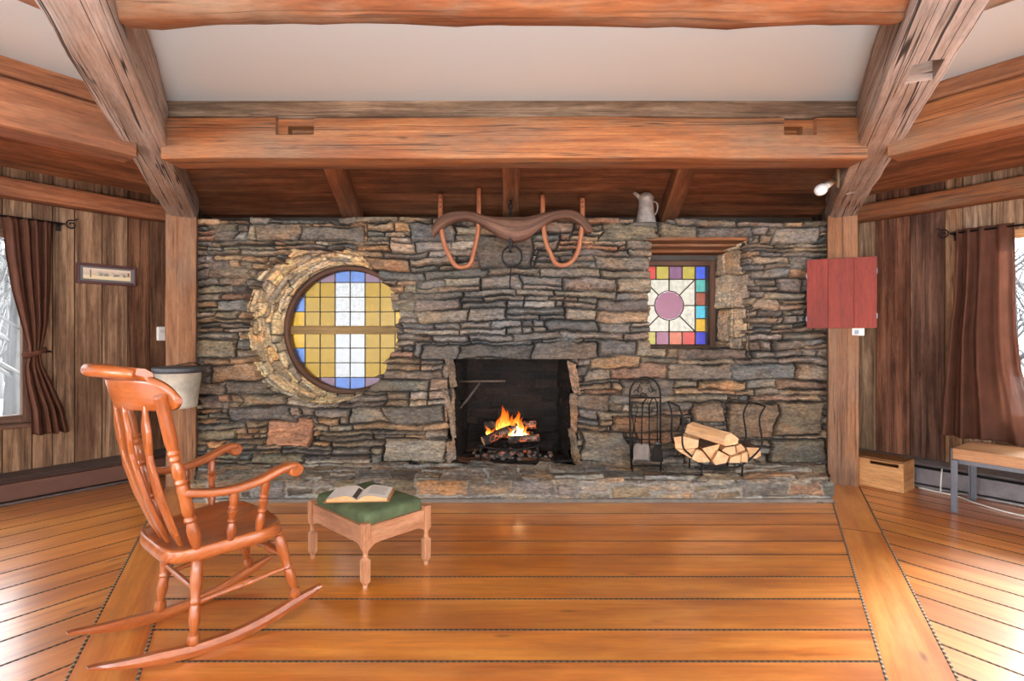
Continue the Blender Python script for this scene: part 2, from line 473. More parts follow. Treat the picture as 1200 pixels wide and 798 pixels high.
class Patch:
    """collects displaced stone grids and joins them into one mesh"""
    def __init__(self): self.V = []; self.Fc = []; self.C = []; self.n = 0
    def grid(self, P, C, mask=None, skirt=None, flip=False):
        nv, nu = P.shape[:2]; idx = np.arange(nv * nu).reshape(nv, nu)
        fm = np.ones((nv - 1, nu - 1), bool) if mask is None else (mask[:-1, :-1] & mask[1:, :-1] & mask[:-1, 1:] & mask[1:, 1:])
        a, b, c, d = idx[:-1, :-1], idx[:-1, 1:], idx[1:, 1:], idx[1:, :-1]
        Q = np.stack([a, b, c, d], -1)[fm]
        V = P.reshape(-1, 3); Cc = C.reshape(-1, 3)
        if skirt is not None:
            pad = np.zeros((nv + 1, nu + 1), bool); pad[1:-1, 1:-1] = fm
            E = []
            # horizontal edges idx[j,i]-idx[j,i+1]: faces above pad[j+1,i+1], below pad[j,i+1]
            up = pad[1:, 1:-1]; dn = pad[:-1, 1:-1]
            m1 = up & ~dn; m2 = dn & ~up
            E.append(np.stack([idx[:, :-1][m1], idx[:, 1:][m1]], -1)); E.append(np.stack([idx[:, 1:][m2], idx[:, :-1][m2]], -1))
            rt = pad[1:-1, 1:]; lf = pad[1:-1, :-1]
            m1 = rt & ~lf; m2 = lf & ~rt
            E.append(np.stack([idx[1:, :][m1], idx[:-1, :][m1]], -1)); E.append(np.stack([idx[:-1, :][m2], idx[1:, :][m2]], -1))
            E = np.concatenate(E); ue, inv = np.unique(E, return_inverse=True); inv = inv.reshape(-1, 2)
            nvt = len(V); V = np.concatenate([V, V[ue] + np.array(skirt)]); Cc = np.concatenate([Cc, Cc[ue]])
            Q = np.concatenate([Q, np.stack([E[:, 1], E[:, 0], nvt + inv[:, 0], nvt + inv[:, 1]], -1)])
        if flip: Q = Q[:, ::-1]
        use, inv = np.unique(Q, return_inverse=True)
        self.V.append(V[use]); self.C.append(Cc[use]); self.Fc.append(inv.reshape(-1, 4) + self.n); self.n += len(use)
    def build(self, name, mat, parent=None):
        V = np.concatenate(self.V); C = np.concatenate(self.C); Q = np.concatenate(self.Fc)
        me = bpy.data.meshes.new(name); me.vertices.add(len(V)); me.vertices.foreach_set('co', V.astype(np.float32).ravel())
        me.loops.add(Q.size); me.loops.foreach_set('vertex_index', Q.astype(np.int32).ravel())
        me.polygons.add(len(Q)); me.polygons.foreach_set('loop_start', (np.arange(len(Q)) * 4).astype(np.int32))
        try: me.polygons.foreach_set('loop_total', np.full(len(Q), 4, np.int32))
        except Exception: pass
        me.update(calc_edges=True)
        ca = me.color_attributes.new('Col', 'FLOAT_COLOR', 'POINT')
        ca.data.foreach_set('color', np.concatenate([C, np.ones((len(C), 1))], 1).astype(np.float32).ravel())
        me.polygons.foreach_set('use_smooth', np.ones(len(Q), bool))
        me.materials.append(mat); me.validate()
        o = bpy.data.objects.new(name, me); COL.objects.link(o)
        if parent: o.parent = parent
        return o
# ------------------------------------------------------------------ materials of the room
M = {}
M['floor'] = wood('floor_pine', srgb(188, 98, 34), srgb(226, 140, 56), srgb(242, 168, 82), sx=0.9, sy=16, rough=0.34, bump=0.06, knots=0.9, coat=0.8, spec=0.9, stains=srgb(150, 74, 30), stain=0.45, fine=(.90, 1.07), kth=(.085, .15))
M['beam'] = wood('hewn_beam', srgb(98, 52, 28), srgb(142, 86, 46), srgb(170, 116, 72), sx=1.2, sy=26, rough=0.72, bump=0.55, knots=0.7, cracks=0.75, stains=srgb(118, 96, 76), stain=0.7)
M['pale_beam'] = wood('pale_hewn_beam', srgb(118, 104, 94), srgb(168, 156, 148), srgb(202, 192, 186), sx=1.2, sy=24, rough=0.75, bump=0.6, knots=0.8, cracks=0.95, cw=(.007, .016), stains=srgb(160, 122, 92), stain=0.45)
M['log'] = wood('bark_log', srgb(98, 54, 30), srgb(138, 84, 50), srgb(162, 112, 76), sx=1.0, sy=14, rough=0.65, bump=0.5, knots=0.9, kth=(.085, .15), cracks=0.5, stains=srgb(136, 116, 96), stain=0.85)
M['dark_board'] = wood('roof_board', srgb(108, 64, 42), srgb(152, 96, 62), srgb(182, 126, 90), sx=1.2, sy=20, rough=0.75, bump=0.35, knots=0.7, cracks=0.4, stains=srgb(76, 56, 42), stain=0.55)
M['barn'] = wood('barn_board', srgb(64, 50, 40), srgb(128, 106, 86), srgb(178, 152, 128), sx=1.4, sy=26, rough=0.85, bump=0.6, knots=0.8, cracks=0.6, stains=srgb(70, 44, 32), stain=0.6, spec=0.25)
M['post'] = wood('post_wood', srgb(110, 70, 44), srgb(150, 104, 70), srgb(178, 134, 98), sx=1.2, sy=18, rough=0.75, bump=0.5, knots=0.7, cracks=0.6, stains=srgb(120, 104, 92), stain=0.45)
M['brown_trim'] = plain('brown_trim', srgb(98, 62, 48), 0.5, var=0.15)
M['plaster'] = plain('plaster', srgb(196, 204, 206), 0.95, spec=0.1, bump=0.05, bscale=60)
M['iron'] = plain('black_iron', srgb(38, 34, 33), 0.55, metal=0.6, var=0.3, vscale=30)
M['grey_metal'] = plain('grey_metal', srgb(108, 110, 116), 0.42, metal=0.7, var=0.15, vscale=20)
M['white_plastic'] = plain('white_plastic', srgb(238, 234, 226), 0.4)
M['frame_wood'] = wood('window_frame_wood', srgb(64, 42, 30), srgb(94, 64, 46), srgb(122, 88, 66), sy=30, rough=0.6)
M['pine_frame'] = wood('pine_window_frame', srgb(168, 116, 70), srgb(206, 156, 104), srgb(226, 184, 136), sy=30, rough=0.6)
M['dark_gap'] = plain('dark_gap', srgb(30, 22, 18), 0.9)

def rope_mat():
    t = NT('seam_rope'); a = t.n('Attribute', attribute_name='tint')
    p = t.n('BsdfPrincipled', i_Base_Color=t.mix(srgb(190, 170, 146), a.outputs['Color'], 1.0, 'MULTIPLY'), i_Roughness=0.8)
    return t.surf(p)
M['rope'] = rope_mat()

def stone_mat():
    t = NT('ledge_stone'); a = t.n('Attribute', attribute_name='Col'); co = t.n('TexCoord')
    mp = t.n('Mapping', i_Vector=(co, 'Object'), i_Scale=(1, 1, 3.2))
    g = t.n('TexNoise', i_Vector=mp, i_Scale=26.0, i_Detail=8.0, i_Roughness=0.7)
    f = t.ramp(g, [(0.30, 0.45), (0.5, 0.97), (0.72, 1.6)])
    g2 = t.n('TexNoise', i_Vector=mp, i_Scale=5.0, i_Detail=5.0, i_Roughness=0.65)
    f2 = t.ramp(g2, [(0.35, (0.82, 0.86, 0.92, 1)), (0.65, (1.16, 1.06, 0.92, 1))])
    c = t.mix(t.mix(a.outputs['Color'], f, 1.0, 'MULTIPLY'), f2, 1.0, 'MULTIPLY')
    g3 = t.n('TexNoise', i_Vector=mp, i_Scale=90.0, i_Detail=6.0, i_Roughness=0.7)
    hh = t.math('ADD', g, t.math('MULTIPLY', g3, 0.4))
    b = t.n('Bump', i_Strength=0.75, i_Distance=0.010, i_Height=hh)
    p = t.n('BsdfPrincipled', i_Base_Color=c, i_Roughness=0.78, i_Normal=b); p.inputs['Specular IOR Level'].default_value = 0.35
    return t.surf(p)
M['stone'] = stone_mat()

# ------------------------------------------------------------------ floor: boards, border strips, rope in the seams
RW = 5.93                      # outer walls, distance from the room's centre
fl = MB(); rope = fl
def rope_line(a, b, r=0.006, z=-0.002, step=0.012, hi=(.30, .22, .16), lo=(.07, .055, .045)):
    a, b = Vector(a), Vector(b); n = max(2, int((b - a).length / step))
    path = [a.lerp(b, i / n) + Vector((0, 0, z)) for i in range(n + 1)]
    R = [r * (1.0 if i % 2 else 0.82) for i in range(n + 1)]
    fl.tube(path, R, 6, 1, lambda i, j: hi if i % 2 else lo, caps=False)
SW = 0.115                     # half width of a border strip
def rad_dir(sgn): return Vector((sgn * sin(AL / 2), cos(AL / 2), 0))
def board_tint():
    k = random.uniform(0.82, 1.14); return (k, k * random.uniform(0.93, 1.04), k * random.uniform(0.86, 1.06))
def floor_sector(k, edges):
    n, t = nt(k)
    for r0, r1 in zip(edges, edges[1:]):
        def half(r): return r * T2 - SW / cos(AL / 2) - 0.004
        if half(r0) < 0.02: continue
        g = 0.007; a, b = r0 + g, r1 - g
        P = [SP(k, -half(a), a), SP(k, half(a), a), SP(k, half(b), b), SP(k, -half(b), b)]
        fl.poly(P, t, n, 0, board_tint())
        low = Vector((0, 0, -0.012))
        fl.poly([P[0], P[0] + low, P[1] + low, P[1]], t, n, 2); fl.poly([P[3], P[2], P[2] + low, P[3] + low], t, n, 2)
        rope_line(SP(k, -half(r1), r1), SP(k, half(r1), r1), 0.0048, -0.003)
yl = [775 / (y - HY) for y in (588, 601.7, 615, 634, 650, 675.7, 701.7, 738, 775)]
e0 = sorted([y - CY for y in yl] + [3.954 - CY + d for d in (0.22, 0.45, 0.7)])
x = e0[0]
while x > 0.5: x -= random.uniform(0.2, 0.27); e0.insert(0, x)
floor_sector(0, e0)
for k in (-1, 1):
    e = [0.45]
    while e[-1] < RW - 0.2: e.append(e[-1] + random.uniform(0.17, 0.235))
    e.append(RW); floor_sector(k, e)
for sg in (-1, 1):
    d = rad_dir(sg); sd = Vector((d.y, -d.x, 0)); c = Vector((0, CY, 0))
    a, b = c + d * 0.45, c + d * 3.1; 
    for r0, r1 in ((0.45, 4.9), (4.908, 6.5)):
        a, b = c + d * r0, c + d * r1
        fl.poly([a - sd * (SW - .006), a + sd * (SW - .006), b + sd * (SW - .006), b - sd * (SW - .006)], d, sd, 0, (1.0, 1.0, 1.0))
    for q in (-1, 1):
        rope_line(c + d * 0.45 + sd * SW * q, c + d * 6.4 + sd * SW * q, 0.0085, -0.004, 0.016, (.75, .68, .6), (.12, .10, .09))
# the rest of the room, behind the viewpoint
ang = [AL * 1.5] + [AL * 1.5 + rad(49.5 * i) for i in range(1, 4)] + [AL * 1.5 + rad(198)]
def ring_pt(a, r, z=0): return Vector((r * sin(a), CY + r * cos(a), z))
RV = RW / cos(AL / 2)
for a0, a1 in zip(ang, ang[1:]):
    fl.poly([ring_pt(a0, 0), ring_pt(a0, RV + .1), ring_pt(a1, RV + .1)], (1, 0, 0), (0, 1, 0), 0)
o_ = Vector((0, 0, -0.014))
fl.poly([Vector((-7, -7.6, -.014)), Vector((7, -7.6, -.014)), Vector((7, 5.6, -.014)), Vector((-7, 5.6, -.014))], (1, 0, 0), (0, 1, 0), 2)
tag(fl.build('floor', [M['floor'], M['rope'], M['dark_gap']]), 'glossy orange pine plank floor with rope laid in the seams', 'floor', kind='structure')

# ------------------------------------------------------------------ ceiling and roof boards
ZC = 2.5; TIE = 3.75           # flat plaster ceiling, inner face of the tie beams (distance from centre)
def slope_z(r): return 2.42 + 0.577 * (6.06 - r)
cl = MB()
R0 = TIE + 0.10
cp = [SP(-1, -R0 * T2, R0, ZC), SP(0, -R0 * T2, R0, ZC), SP(0, R0 * T2, R0, ZC), SP(1, R0 * T2, R0, ZC)]
cp += [ring_pt(a, RV + .15, ZC) for a in ang]
cl.poly(cp); tag(cl.build('ceiling', M['plaster']), 'flat white plaster ceiling between the timbers', 'ceiling', kind='structure')
for k in (-1, 0, 1):
    rb = MB(); n, t = nt(k); r = 6.09
    while r > 3.72:
        r2 = r - 0.245; k_ = random.uniform(.8, 1.15)
        if k == 0 and r > 5.82: k_ = .72
        rb.poly([SP(k, -r * T2, r, slope_z(r)), SP(k, r * T2, r, slope_z(r)), SP(k, r2 * T2, r2 + .004, slope_z(r2 + .004)), SP(k, -r2 * T2, r2 + .004, slope_z(r2 + .004))], t, n * 1.15, 0, (k_, k_ * .97, k_ * .93))
        r = r2
    r = 3.87
    rb.poly([SP(k, -r * T2, r, ZC - .02), SP(k, r * T2, r, ZC - .02), SP(k, r * T2, r, slope_z(r) + .1), SP(k, -r * T2, r, slope_z(r) + .1)], t, (0, 0, 1), 0)
    # sealing skin just above the boards so that no daylight leaks through the board joints
    rb.poly([SP(k, -6.22 * T2, 6.22, slope_z(6.22) + .03), SP(k, 6.22 * T2, 6.22, slope_z(6.22) + .03), SP(k, 3.6 * T2, 3.6, slope_z(3.6) + .03), SP(k, -3.6 * T2, 3.6, slope_z(3.6) + .03)], t, n, 0, (.5, .5, .5))
    tag(rb.build({-1: 'roof_boards', 0: 'roof_boards', 1: 'roof_boards'}[k], M['dark_board']),
        {-1: 'sloping brown roof boards above the left barn-board wall', 0: 'sloping brown roof boards above the stone fireplace wall', 1: 'sloping brown roof boards above the right barn-board wall'}[k], 'roof', kind='structure')
for i, (s, lb) in enumerate(((-1.50, 'short rafter under the roof boards above the round window'), (-0.01, 'short rafter under the roof boards above the ox yoke'), (1.47, 'short rafter under the roof boards beside the pitcher'))):
    a = SP(0, s, 6.04, slope_z(6.04) - .075); b = SP(0, s, 3.97, slope_z(3.97) - .075)
    tag(timber('rafter', b, a, 0.15, 0.15, M['dark_board'], 40 + i, 0.004, 0.008, seg=.12), lb, 'rafter', kind='structure')

# ------------------------------------------------------------------ heavy timbers
def radp(sg, r, z): return Vector((sg * sin(AL / 2) * r, CY + cos(AL / 2) * r, z))
ZB = 2.23
for sg, nm, hl in ((-1, 'left', []), (1, 'right', [(3.36, .09, .17, .02), (5.25, .06, .05, -.02)])):
    holes = []
    for r, w, l, offs in hl:
        if w: holes.append((radp(sg, r, ZB) + Vector((cos(AL / 2), -sin(AL / 2) * sg, 0)) * offs, (w, l, 0.48), -sg * AL / 2))
    tag(timber('radial_beam', radp(sg, 0.25, ZB + .135), radp(sg, 6.45, ZB + .135), 0.20, 0.27, M['pale_beam'], 3 + sg, 0.010, 0.018, holes=holes),
        {'left': 'big weathered hewn beam running from the left post toward the room centre', 'right': 'big hewn beam with mortise pockets running from the right post toward the room centre'}[nm], 'beam', kind='structure')
    tag(timber('post', radp(sg, 6.15, 0), radp(sg, 6.15, ZB + .02), 0.22, 0.20, M['post'], 11 + sg, 0.006, 0.015, up=(sin(AL / 2) * sg, cos(AL / 2), 0)),
        {'left': 'upright hewn post carrying the metal bucket', 'right': 'upright hewn post behind the red wooden panel'}[nm], 'post', kind='structure')
def tie(k, s0, s1, holes, seed, lb):
    zc = (2.165 + 2.381) / 2
    H_ = [(SP(k, s, TIE + .01, z), (w, d, h), -k * AL) for s, z, w, d, h in holes]
    tag(timber('tie_beam', SP(k, s0, TIE + .09, zc), SP(k, s1, TIE + .09, zc), 0.18, 0.216, M['dark_board'] if k < 0 else M['beam'], seed, 0.005, 0.012, holes=H_), lb, 'beam', kind='structure')
    q = timber('upper_tie', SP(k, s0 - .12, TIE + .16, 2.45), SP(k, s1 + .12, TIE + .16, 2.45), 0.16, 0.14, M['dark_board'] if k else M['barn'], seed + 1, 0.003, 0.01)
    tag(q, lb.replace('tie beam', 'ledger timber above the tie beam'), 'beam', kind='structure')
tie(0, -1.825, 1.85, [(-1.13, 2.338, .20, .05, .10), (-1.11, 2.325, .14, .16, .045), (1.50, 2.338, .17, .05, .10), (1.475, 2.322, .11, .16, .045)], 21, 'orange-brown hewn tie beam crossing above the fireplace')
tie(-1, -2.0, 1.875, [], 25, 'hewn tie beam parallel to the left barn-board wall')
tie(1, -1.875, 2.0, [], 29, 'hewn tie beam parallel to the right barn-board wall')
for k, s0, s1, lb in ((-1, -2.9, 2.95, 'heavy wall plate beam on top of the left barn-board wall'), (1, -2.95, 2.9, 'heavy wall plate beam on top of the right barn-board wall')):
    tag(timber('wall_plate', SP(k, s0, 5.85, 2.32), SP(k, s1, 5.85, 2.32), 0.14, 0.14, M['dark_board'] if k < 0 else M['beam'], 33 + k, 0.004, 0.02), lb, 'beam', kind='structure')
tag(timber('cross_log', Vector((-1.27, 1.72, 2.42)), Vector((1.27, 1.72, 2.42)), 0.29, 0.30, M['log'], 44, 0.014, roundlog=True), 'round knotty log spanning between the two big beams at the top', 'beam', kind='structure')
for k, s0, s1, lb in ((-1, -1.30, 1.30, 'round log spanning overhead near the left end of the ceiling'), (1, -1.30, 1.30, 'round log spanning overhead near the right end of the ceiling')):
    tag(timber('cross_log', SP(k, s0, 2.74, 2.42), SP(k, s1, 2.74, 2.42), 0.26, 0.28, M['log'], 46 + k, 0.012, roundlog=True), lb, 'beam', kind='structure')

# ------------------------------------------------------------------ outer walls of vertical barn boards, with window openings
def board_wall(name, k, boards, holes, lb, z1=2.75, grad=None):
    """boards: list of (s0, s1, tint); holes: (s0, s1, z0, z1)"""
    mb = MB(); n, t = nt(k)
    for s0, s1, tn in boards:
        zs = [(0, z1)]
        for h0, h1, a, b in holes:
            if s1 > h0 + .001 and s0 < h1 - .001: zs = [(0, a), (b, z1)]
        dpt = random.uniform(0, .008)
        for a, b in zs:
            mb.box((s1 - s0 - .005, .03, b - a), sec_matrix(k, (s0 + s1) / 2, RW + .015 + dpt, (a + b) / 2), grain=2, tint=tn, bev=.003)
    # sheathing behind the boards
    cuts = sorted(set([-3.3, 3.3] + [h for q in holes for h in q[:2]]))
    for a, b in zip(cuts, cuts[1:]):
        m = (a + b) / 2; zz = [(0, z1)]
        for h0, h1, z0, z2 in holes:
            if h0 < m < h1: zz = [(0, z0), (z2, z1)]
        for z0, z2 in zz: mb.box((b - a, .03, z2 - z0), sec_matrix(k, m, RW + .075, (z0 + z2) / 2), grain=2, tint=(.25, .22, .2), mat=0)
    return tag(mb.build(name, M['barn']), lb, 'wall', kind='structure')
def fill(a, b, holes, tints, wr=(.14, .26)):
    out = []; s = a; edges = sorted(h for q in holes for h in q[:2])
    while s < b - 1e-4:
        e = min(b, s + random.uniform(*wr))
        for h in edges:
            if s + 1e-4 < h < e + .05: e = h; break
        c = random.choice(tints); j = random.uniform(.85, 1.15); out.append((s, e, tuple(x * j for x in c))); s = e
    return out
WZ0, WZ1 = 0.585, 2.03
WS = on(38, 392, -1, RW)[0]
HL = [(-1.95, -0.25, WZ0, WZ1), (0.20, WS, WZ0, WZ1)]
HRt = [(-WS, -0.20, WZ0, WZ1), (0.25, 1.95, WZ0, WZ1)]
LT = [(1.05, 1.0, .95), (.85, .76, .68), (1.0, .9, .78), (.72, .6, .5), (1.15, 1.1, 1.02)]
bl = fill(-3.1, WS, HL, LT)
# boards read off the photograph between window and post (pixel columns)
pl = [(40, (.95, .84, .74)), (62, (1.1, .96, .84)), (88, (1.18, 1.08, .96)), (120, (1.16, 1.02, .88)), (150, (1.1, .96, .84)), (176, (.66, .44, .33)), (196, (.74, .54, .42))]
s = WS
for px, tn in pl:
    e = on(px, 392, -1, RW)[0]
    if e > s + .02: bl.append((s, e, tn)); s = e
bl += [(s, s + .2, (.6, .45, .35)), (s + .2, 3.15, (.6, .5, .4))]
board_wall('wall_left', -1, bl, HL, 'left wall of weathered vertical barn boards')
br = []
pr = [(1026, (1.35, 1.32, 1.22)), (1066, (.80, .52, .44)), (1107, (.66, .52, .52)), (1128, (1.35, 1.15, .95)), (1182, (1.45, 1.42, 1.35))]
s = on(998, 392, 1, RW)[0]; br.append((-3.15, s, (.8, .75, .7)))
for px, tn in pr:
    e = on(px, 392, 1, RW)[0]; br.append((s, min(e, -WS), tn)); s = e
    if s > -WS - .01: break
br.append((br[-1][1], -WS, (1.1, 1.0, .9))) if br[-1][1] < -WS - .005 else None
br += fill(-WS, 3.1, HRt, [(1.25, 1.22, 1.15), (.55, .42, .4), (1.1, 1.0, .9)])
board_wall('wall_right', 1, br, HRt, 'right wall of mixed dark and pale vertical barn boards')

# back part of the room, behind the viewpoint: plain walls with tall windows
bw = []
for i, (a0, a1) in enumerate(zip(ang, ang[1:])):
    p0, p1 = ring_pt(a0, RV), ring_pt(a1, RV); d = (p1 - p0); L = d.length; d.normalize()
    n = Vector((d.y, -d.x, 0)); n = n if n.dot(p0 - Vector((0, CY, 0))) > 0 else -n
    mm = Matrix.Identity(4); mm.col[0][:3] = d; mm.col[1][:3] = n; mm.col[2][:3] = (0, 0, 1); mm.col[3][:3] = p0
    mb = MB(); w0, w1, z0, z1 = L * .14, L * .86, 0.5, 2.25
    for (a, b, c, e) in ((0, w0, 0, 2.7), (w1, L, 0, 2.7), (w0, w1, 0, z0), (w0, w1, z1, 2.7)):
        mb.box((b - a, .08, e - c), mm, ((a + b) / 2, .05, (c + e) / 2), grain=2, tint=(1.1, 1.0, .9))
    tag(mb.build('wall_rear', M['barn']), 'barn-board wall with wide windows on the room side behind the viewpoint', 'wall', kind='structure', group='rear walls')
    bw.append((mm.copy(), w0, w1, z0, z1))

# ------------------------------------------------------------------ windows
M['clear'] = glass('clear_glass', (0.93, 0.95, 0.95, 1), 0.05, 0.02, 3)
def side_window(num, k, s0, s1, lb, fm):
    e = empty('window_%d' % num, M=sec_matrix(k, (s0 + s1) / 2, RW + .03, WZ0), label=lb, cat='window', kind='structure')
    w, h = s1 - s0, WZ1 - WZ0; f = MB()
    for x in (-w / 2 + .03, w / 2 - .03): f.box((.06, .07, h), None, (x, 0, h / 2), grain=2, bev=.004)
    f.box((.05, .06, h - .12), None, (0, 0, h / 2), grain=2, bev=.004)
    for z in (.03, h - .03): f.box((w - .12, .07, .06), None, (0, 0, z), grain=0, bev=.004)
    f.build('frame', fm, e)
    s_ = MB(); s_.box((w + .10, .06, .035), None, (0, -.032, -.018), grain=0, bev=.006); s_.build('sill', fm, e)
    g = MB(); g.box((w - .1, .006, h - .1), None, (0, .01, h / 2)); g.build('glass', M['clear'], e)
    return e
side_window(3, -1, .20, WS, 'clear window in the left barn-board wall beside the tied curtain', M['frame_wood'])
side_window(4, 1, -WS, -.20, 'clear window in the right barn-board wall behind the hanging curtain', M['pine_frame'])

Y1 = 5.10
GC = dict(yellow=(.37, .275, .0), white=(.44, .435, .43), blue=(.20, .264, .406), mauve=(.266, .2, .236), amber=(.44, .326, .07), cream=(.44, .412, .365), red=(.418, .11, .08), orange=(.43, .21, .14), pink=(.32, .18, .222),
          teal=(.17, .346, .316), cyan=(.154, .367, .408), brown=(.316, .155, .11), navy=(.119, .105, .346), cobalt=(.136, .18, .418), gold=(.377, .326, .11), plum=(.257, .154, .218))
GC = {k: tuple(c * .82 for c in v) for k, v in GC.items()}   # each ray crosses two faces of a pane
GM = {k: glass('glass_' + k, v + (1,), 0.04, 0.22, 26 if k != 'white' else 40) for k, v in GC.items()}
GN = list(GM); GMS = [GM[k] for k in GN]
came = plain('lead_came', srgb(74, 62, 48), 0.6, metal=0.3)
def clip_poly(pts, inside, inter):
    out = []
    for i in range(len(pts)):
        a, b = pts[i], pts[(i + 1) % len(pts)]
        if inside(a):
            out.append(a)
            if not inside(b): out.append(inter(a, b))
        elif inside(b): out.append(inter(a, b))
    return out
def clip_circle(pts, r, n=48):
    for i in range(n):
        a = 2 * pi * (i + .5) / n; nx, ny = cos(a), sin(a); d = r * cos(pi / n)
        if not pts: return []
        pts = clip_poly(pts, lambda p: p[0] * nx + p[1] * ny <= d, lambda p, q: tuple(lerp(p[j], q[j], (d - p[0] * nx - p[1] * ny) / ((q[0] - p[0]) * nx + (q[1] - p[1]) * ny)) for j in (0, 1)))
    return pts
w1 = empty('window_1', (-1.56, Y1, 1.294), label='round stained glass window of yellow and white panes in the stone wall', cat='window', kind='structure')
rg = .578; cw, ch, cb = .1445, .141, .034
pane = MB(); cm = MB(); bar = MB()
colname = lambda c, r: ('white' if r < 3 else 'blue') if c == 0 else (('amber', 'blue', 'mauve', 'mauve')[r] if c == 3 else ('yellow' if r < 3 else 'mauve'))
for sx in (-1, 1):
    for sz in (-1, 1):
        for c in range(4):
            for r in range(4):
                x0, x1 = c * cw, (c + 1) * cw; z0, z1 = cb + r * ch, cb + (r + 1) * ch
                q = clip_circle([(x0 + .0035, z0 + .0035), (x1 - .0035, z0 + .0035), (x1 - .0035, z1 - .0035), (x0 + .0035, z1 - .0035)], rg)
                if len(q) < 3: continue
                pane.prism([(sx * x, -.002, sz * z) for x, z in q], (0, .004, 0), udir=(1, 0, 0), mat=GN.index(colname(c, r)))
for c in range(-3, 4):
    hh = math.sqrt(max(rg ** 2 - (c * cw) ** 2, 0)); cm.box((.009, .012, 2 * hh), None, (c * cw, 0, 0))
for sz in (-1, 1):
    for r in range(1, 4):
        z = cb + r * ch; hh = math.sqrt(max(rg ** 2 - z ** 2, 0)); cm.box((2 * hh, .012, .009), None, (0, 0, sz * z))
pane.build('glass', GMS, w1); cm.build('came', came, w1)
bar.box((2 * rg, .03, 2 * cb + .014), None, (0, 0, 0), bev=.004); bar.build('crossbar', wood('crossbar_wood', srgb(120, 92, 50), srgb(150, 120, 70), srgb(170, 140, 88)), w1)
fr = MB(); sec = rr(.05, .12, .008, 1)
fr.loft([[Vector(((rg + .015 + q[0]) * cos(a), q[1], (rg + .015 + q[0]) * sin(a))) for q in sec] for a in [2 * pi * i / 72 for i in range(72)]], True, False, smooth=True, loop=True)
fr.build('frame', M['frame_wood'], w1)

S2 = .757; w2 = empty('window_2', (1.514, Y1, 1.5295), label='square stained glass window with a pink sun disc in the stone wall', cat='window', kind='structure')
p2 = MB(); c2 = MB(); f2 = MB(); cs = S2 / 6; hs = S2 / 2
topc = ['cobalt', 'red', 'gold', 'plum', 'gold', 'cobalt']; botc = ['navy', 'gold', 'pink', 'orange', 'red', 'navy']
rightc = ['cobalt', 'teal', 'brown', 'cyan', 'amber', 'navy']; leftc = ['cobalt', 'amber', 'cyan', 'brown', 'teal', 'navy']
def sq(ix, iz, c):
    x0 = -hs + ix * cs + .005; z1 = hs - iz * cs - .005
    p2.box((cs - .01, .005, cs - .01), None, (x0 + cs / 2 - .005, 0, z1 - cs / 2 + .005), mat=GN.index(c), bev=.0015)
for i in range(6): sq(i, 0, topc[i]); sq(i, 5, botc[i])
for j in range(1, 5): sq(0, j, leftc[j]); sq(5, j, rightc[j])
hi = hs - cs; rs_ = .140
def ray_pt(a):
    k = hi / max(abs(cos(a)), abs(sin(a))); return (k * cos(a), k * sin(a))
for i in range(8):
    a0, a1 = i * pi / 4 + .012, (i + 1) * pi / 4 - .012
    arc = [(rs_ * cos(lerp(a1, a0, j / 6)), rs_ * sin(lerp(a1, a0, j / 6))) for j in range(7)]
    p2.prism([(x, -.002, z) for x, z in [ray_pt(a0), ray_pt(a1)] + arc], (0, .004, 0), udir=(1, 0, 0), mat=GN.index('cream'))
    a = i * pi / 4; e = ray_pt(a); st = (rs_ * cos(a), rs_ * sin(a)); L = math.hypot(e[0] - st[0], e[1] - st[1])
    c2.box((L, .012, .011), Matrix.Translation(((e[0] + st[0]) / 2, 0, (e[1] + st[1]) / 2)) @ Matrix.Rotation(-a, 4, 'Y'))
p2.prism([((rs_ - .006) * cos(2 * pi * j / 40), -.002, (rs_ - .006) * sin(2 * pi * j / 40)) for j in range(40)], (0, .004, 0), udir=(1, 0, 0), mat=GN.index('pink'))
c2.tube([(rs_ * cos(2 * pi * j / 48), 0, rs_ * sin(2 * pi * j / 48)) for j in range(48)], .0055, 6, caps=False, loop=True)
for j in range(7):
    q = -hs + j * cs
    if j in (0, 1, 5, 6):
        c2.box((.011, .012, S2), None, (q, 0, 0)); c2.box((S2, .012, .011), None, (0, 0, q))
    else:
        for sg in (-1, 1): c2.box((.011, .012, cs), None, (q, 0, sg * (hs - cs / 2))); c2.box((cs, .012, .011), None, (sg * (hs - cs / 2), 0, q))
p2.build('glass', GMS, w2); c2.build('came', came, w2)
for sg in (-1, 1): f2.box((.05, .10, S2 + .1), None, (sg * (hs + .025), 0, 0), grain=2, bev=.004)
for sg in (-1, 1): f2.box((S2, .10, .05), None, (0, 0, sg * (hs + .025)), grain=0, bev=.004)
f2.build('frame', M['frame_wood'], w2)

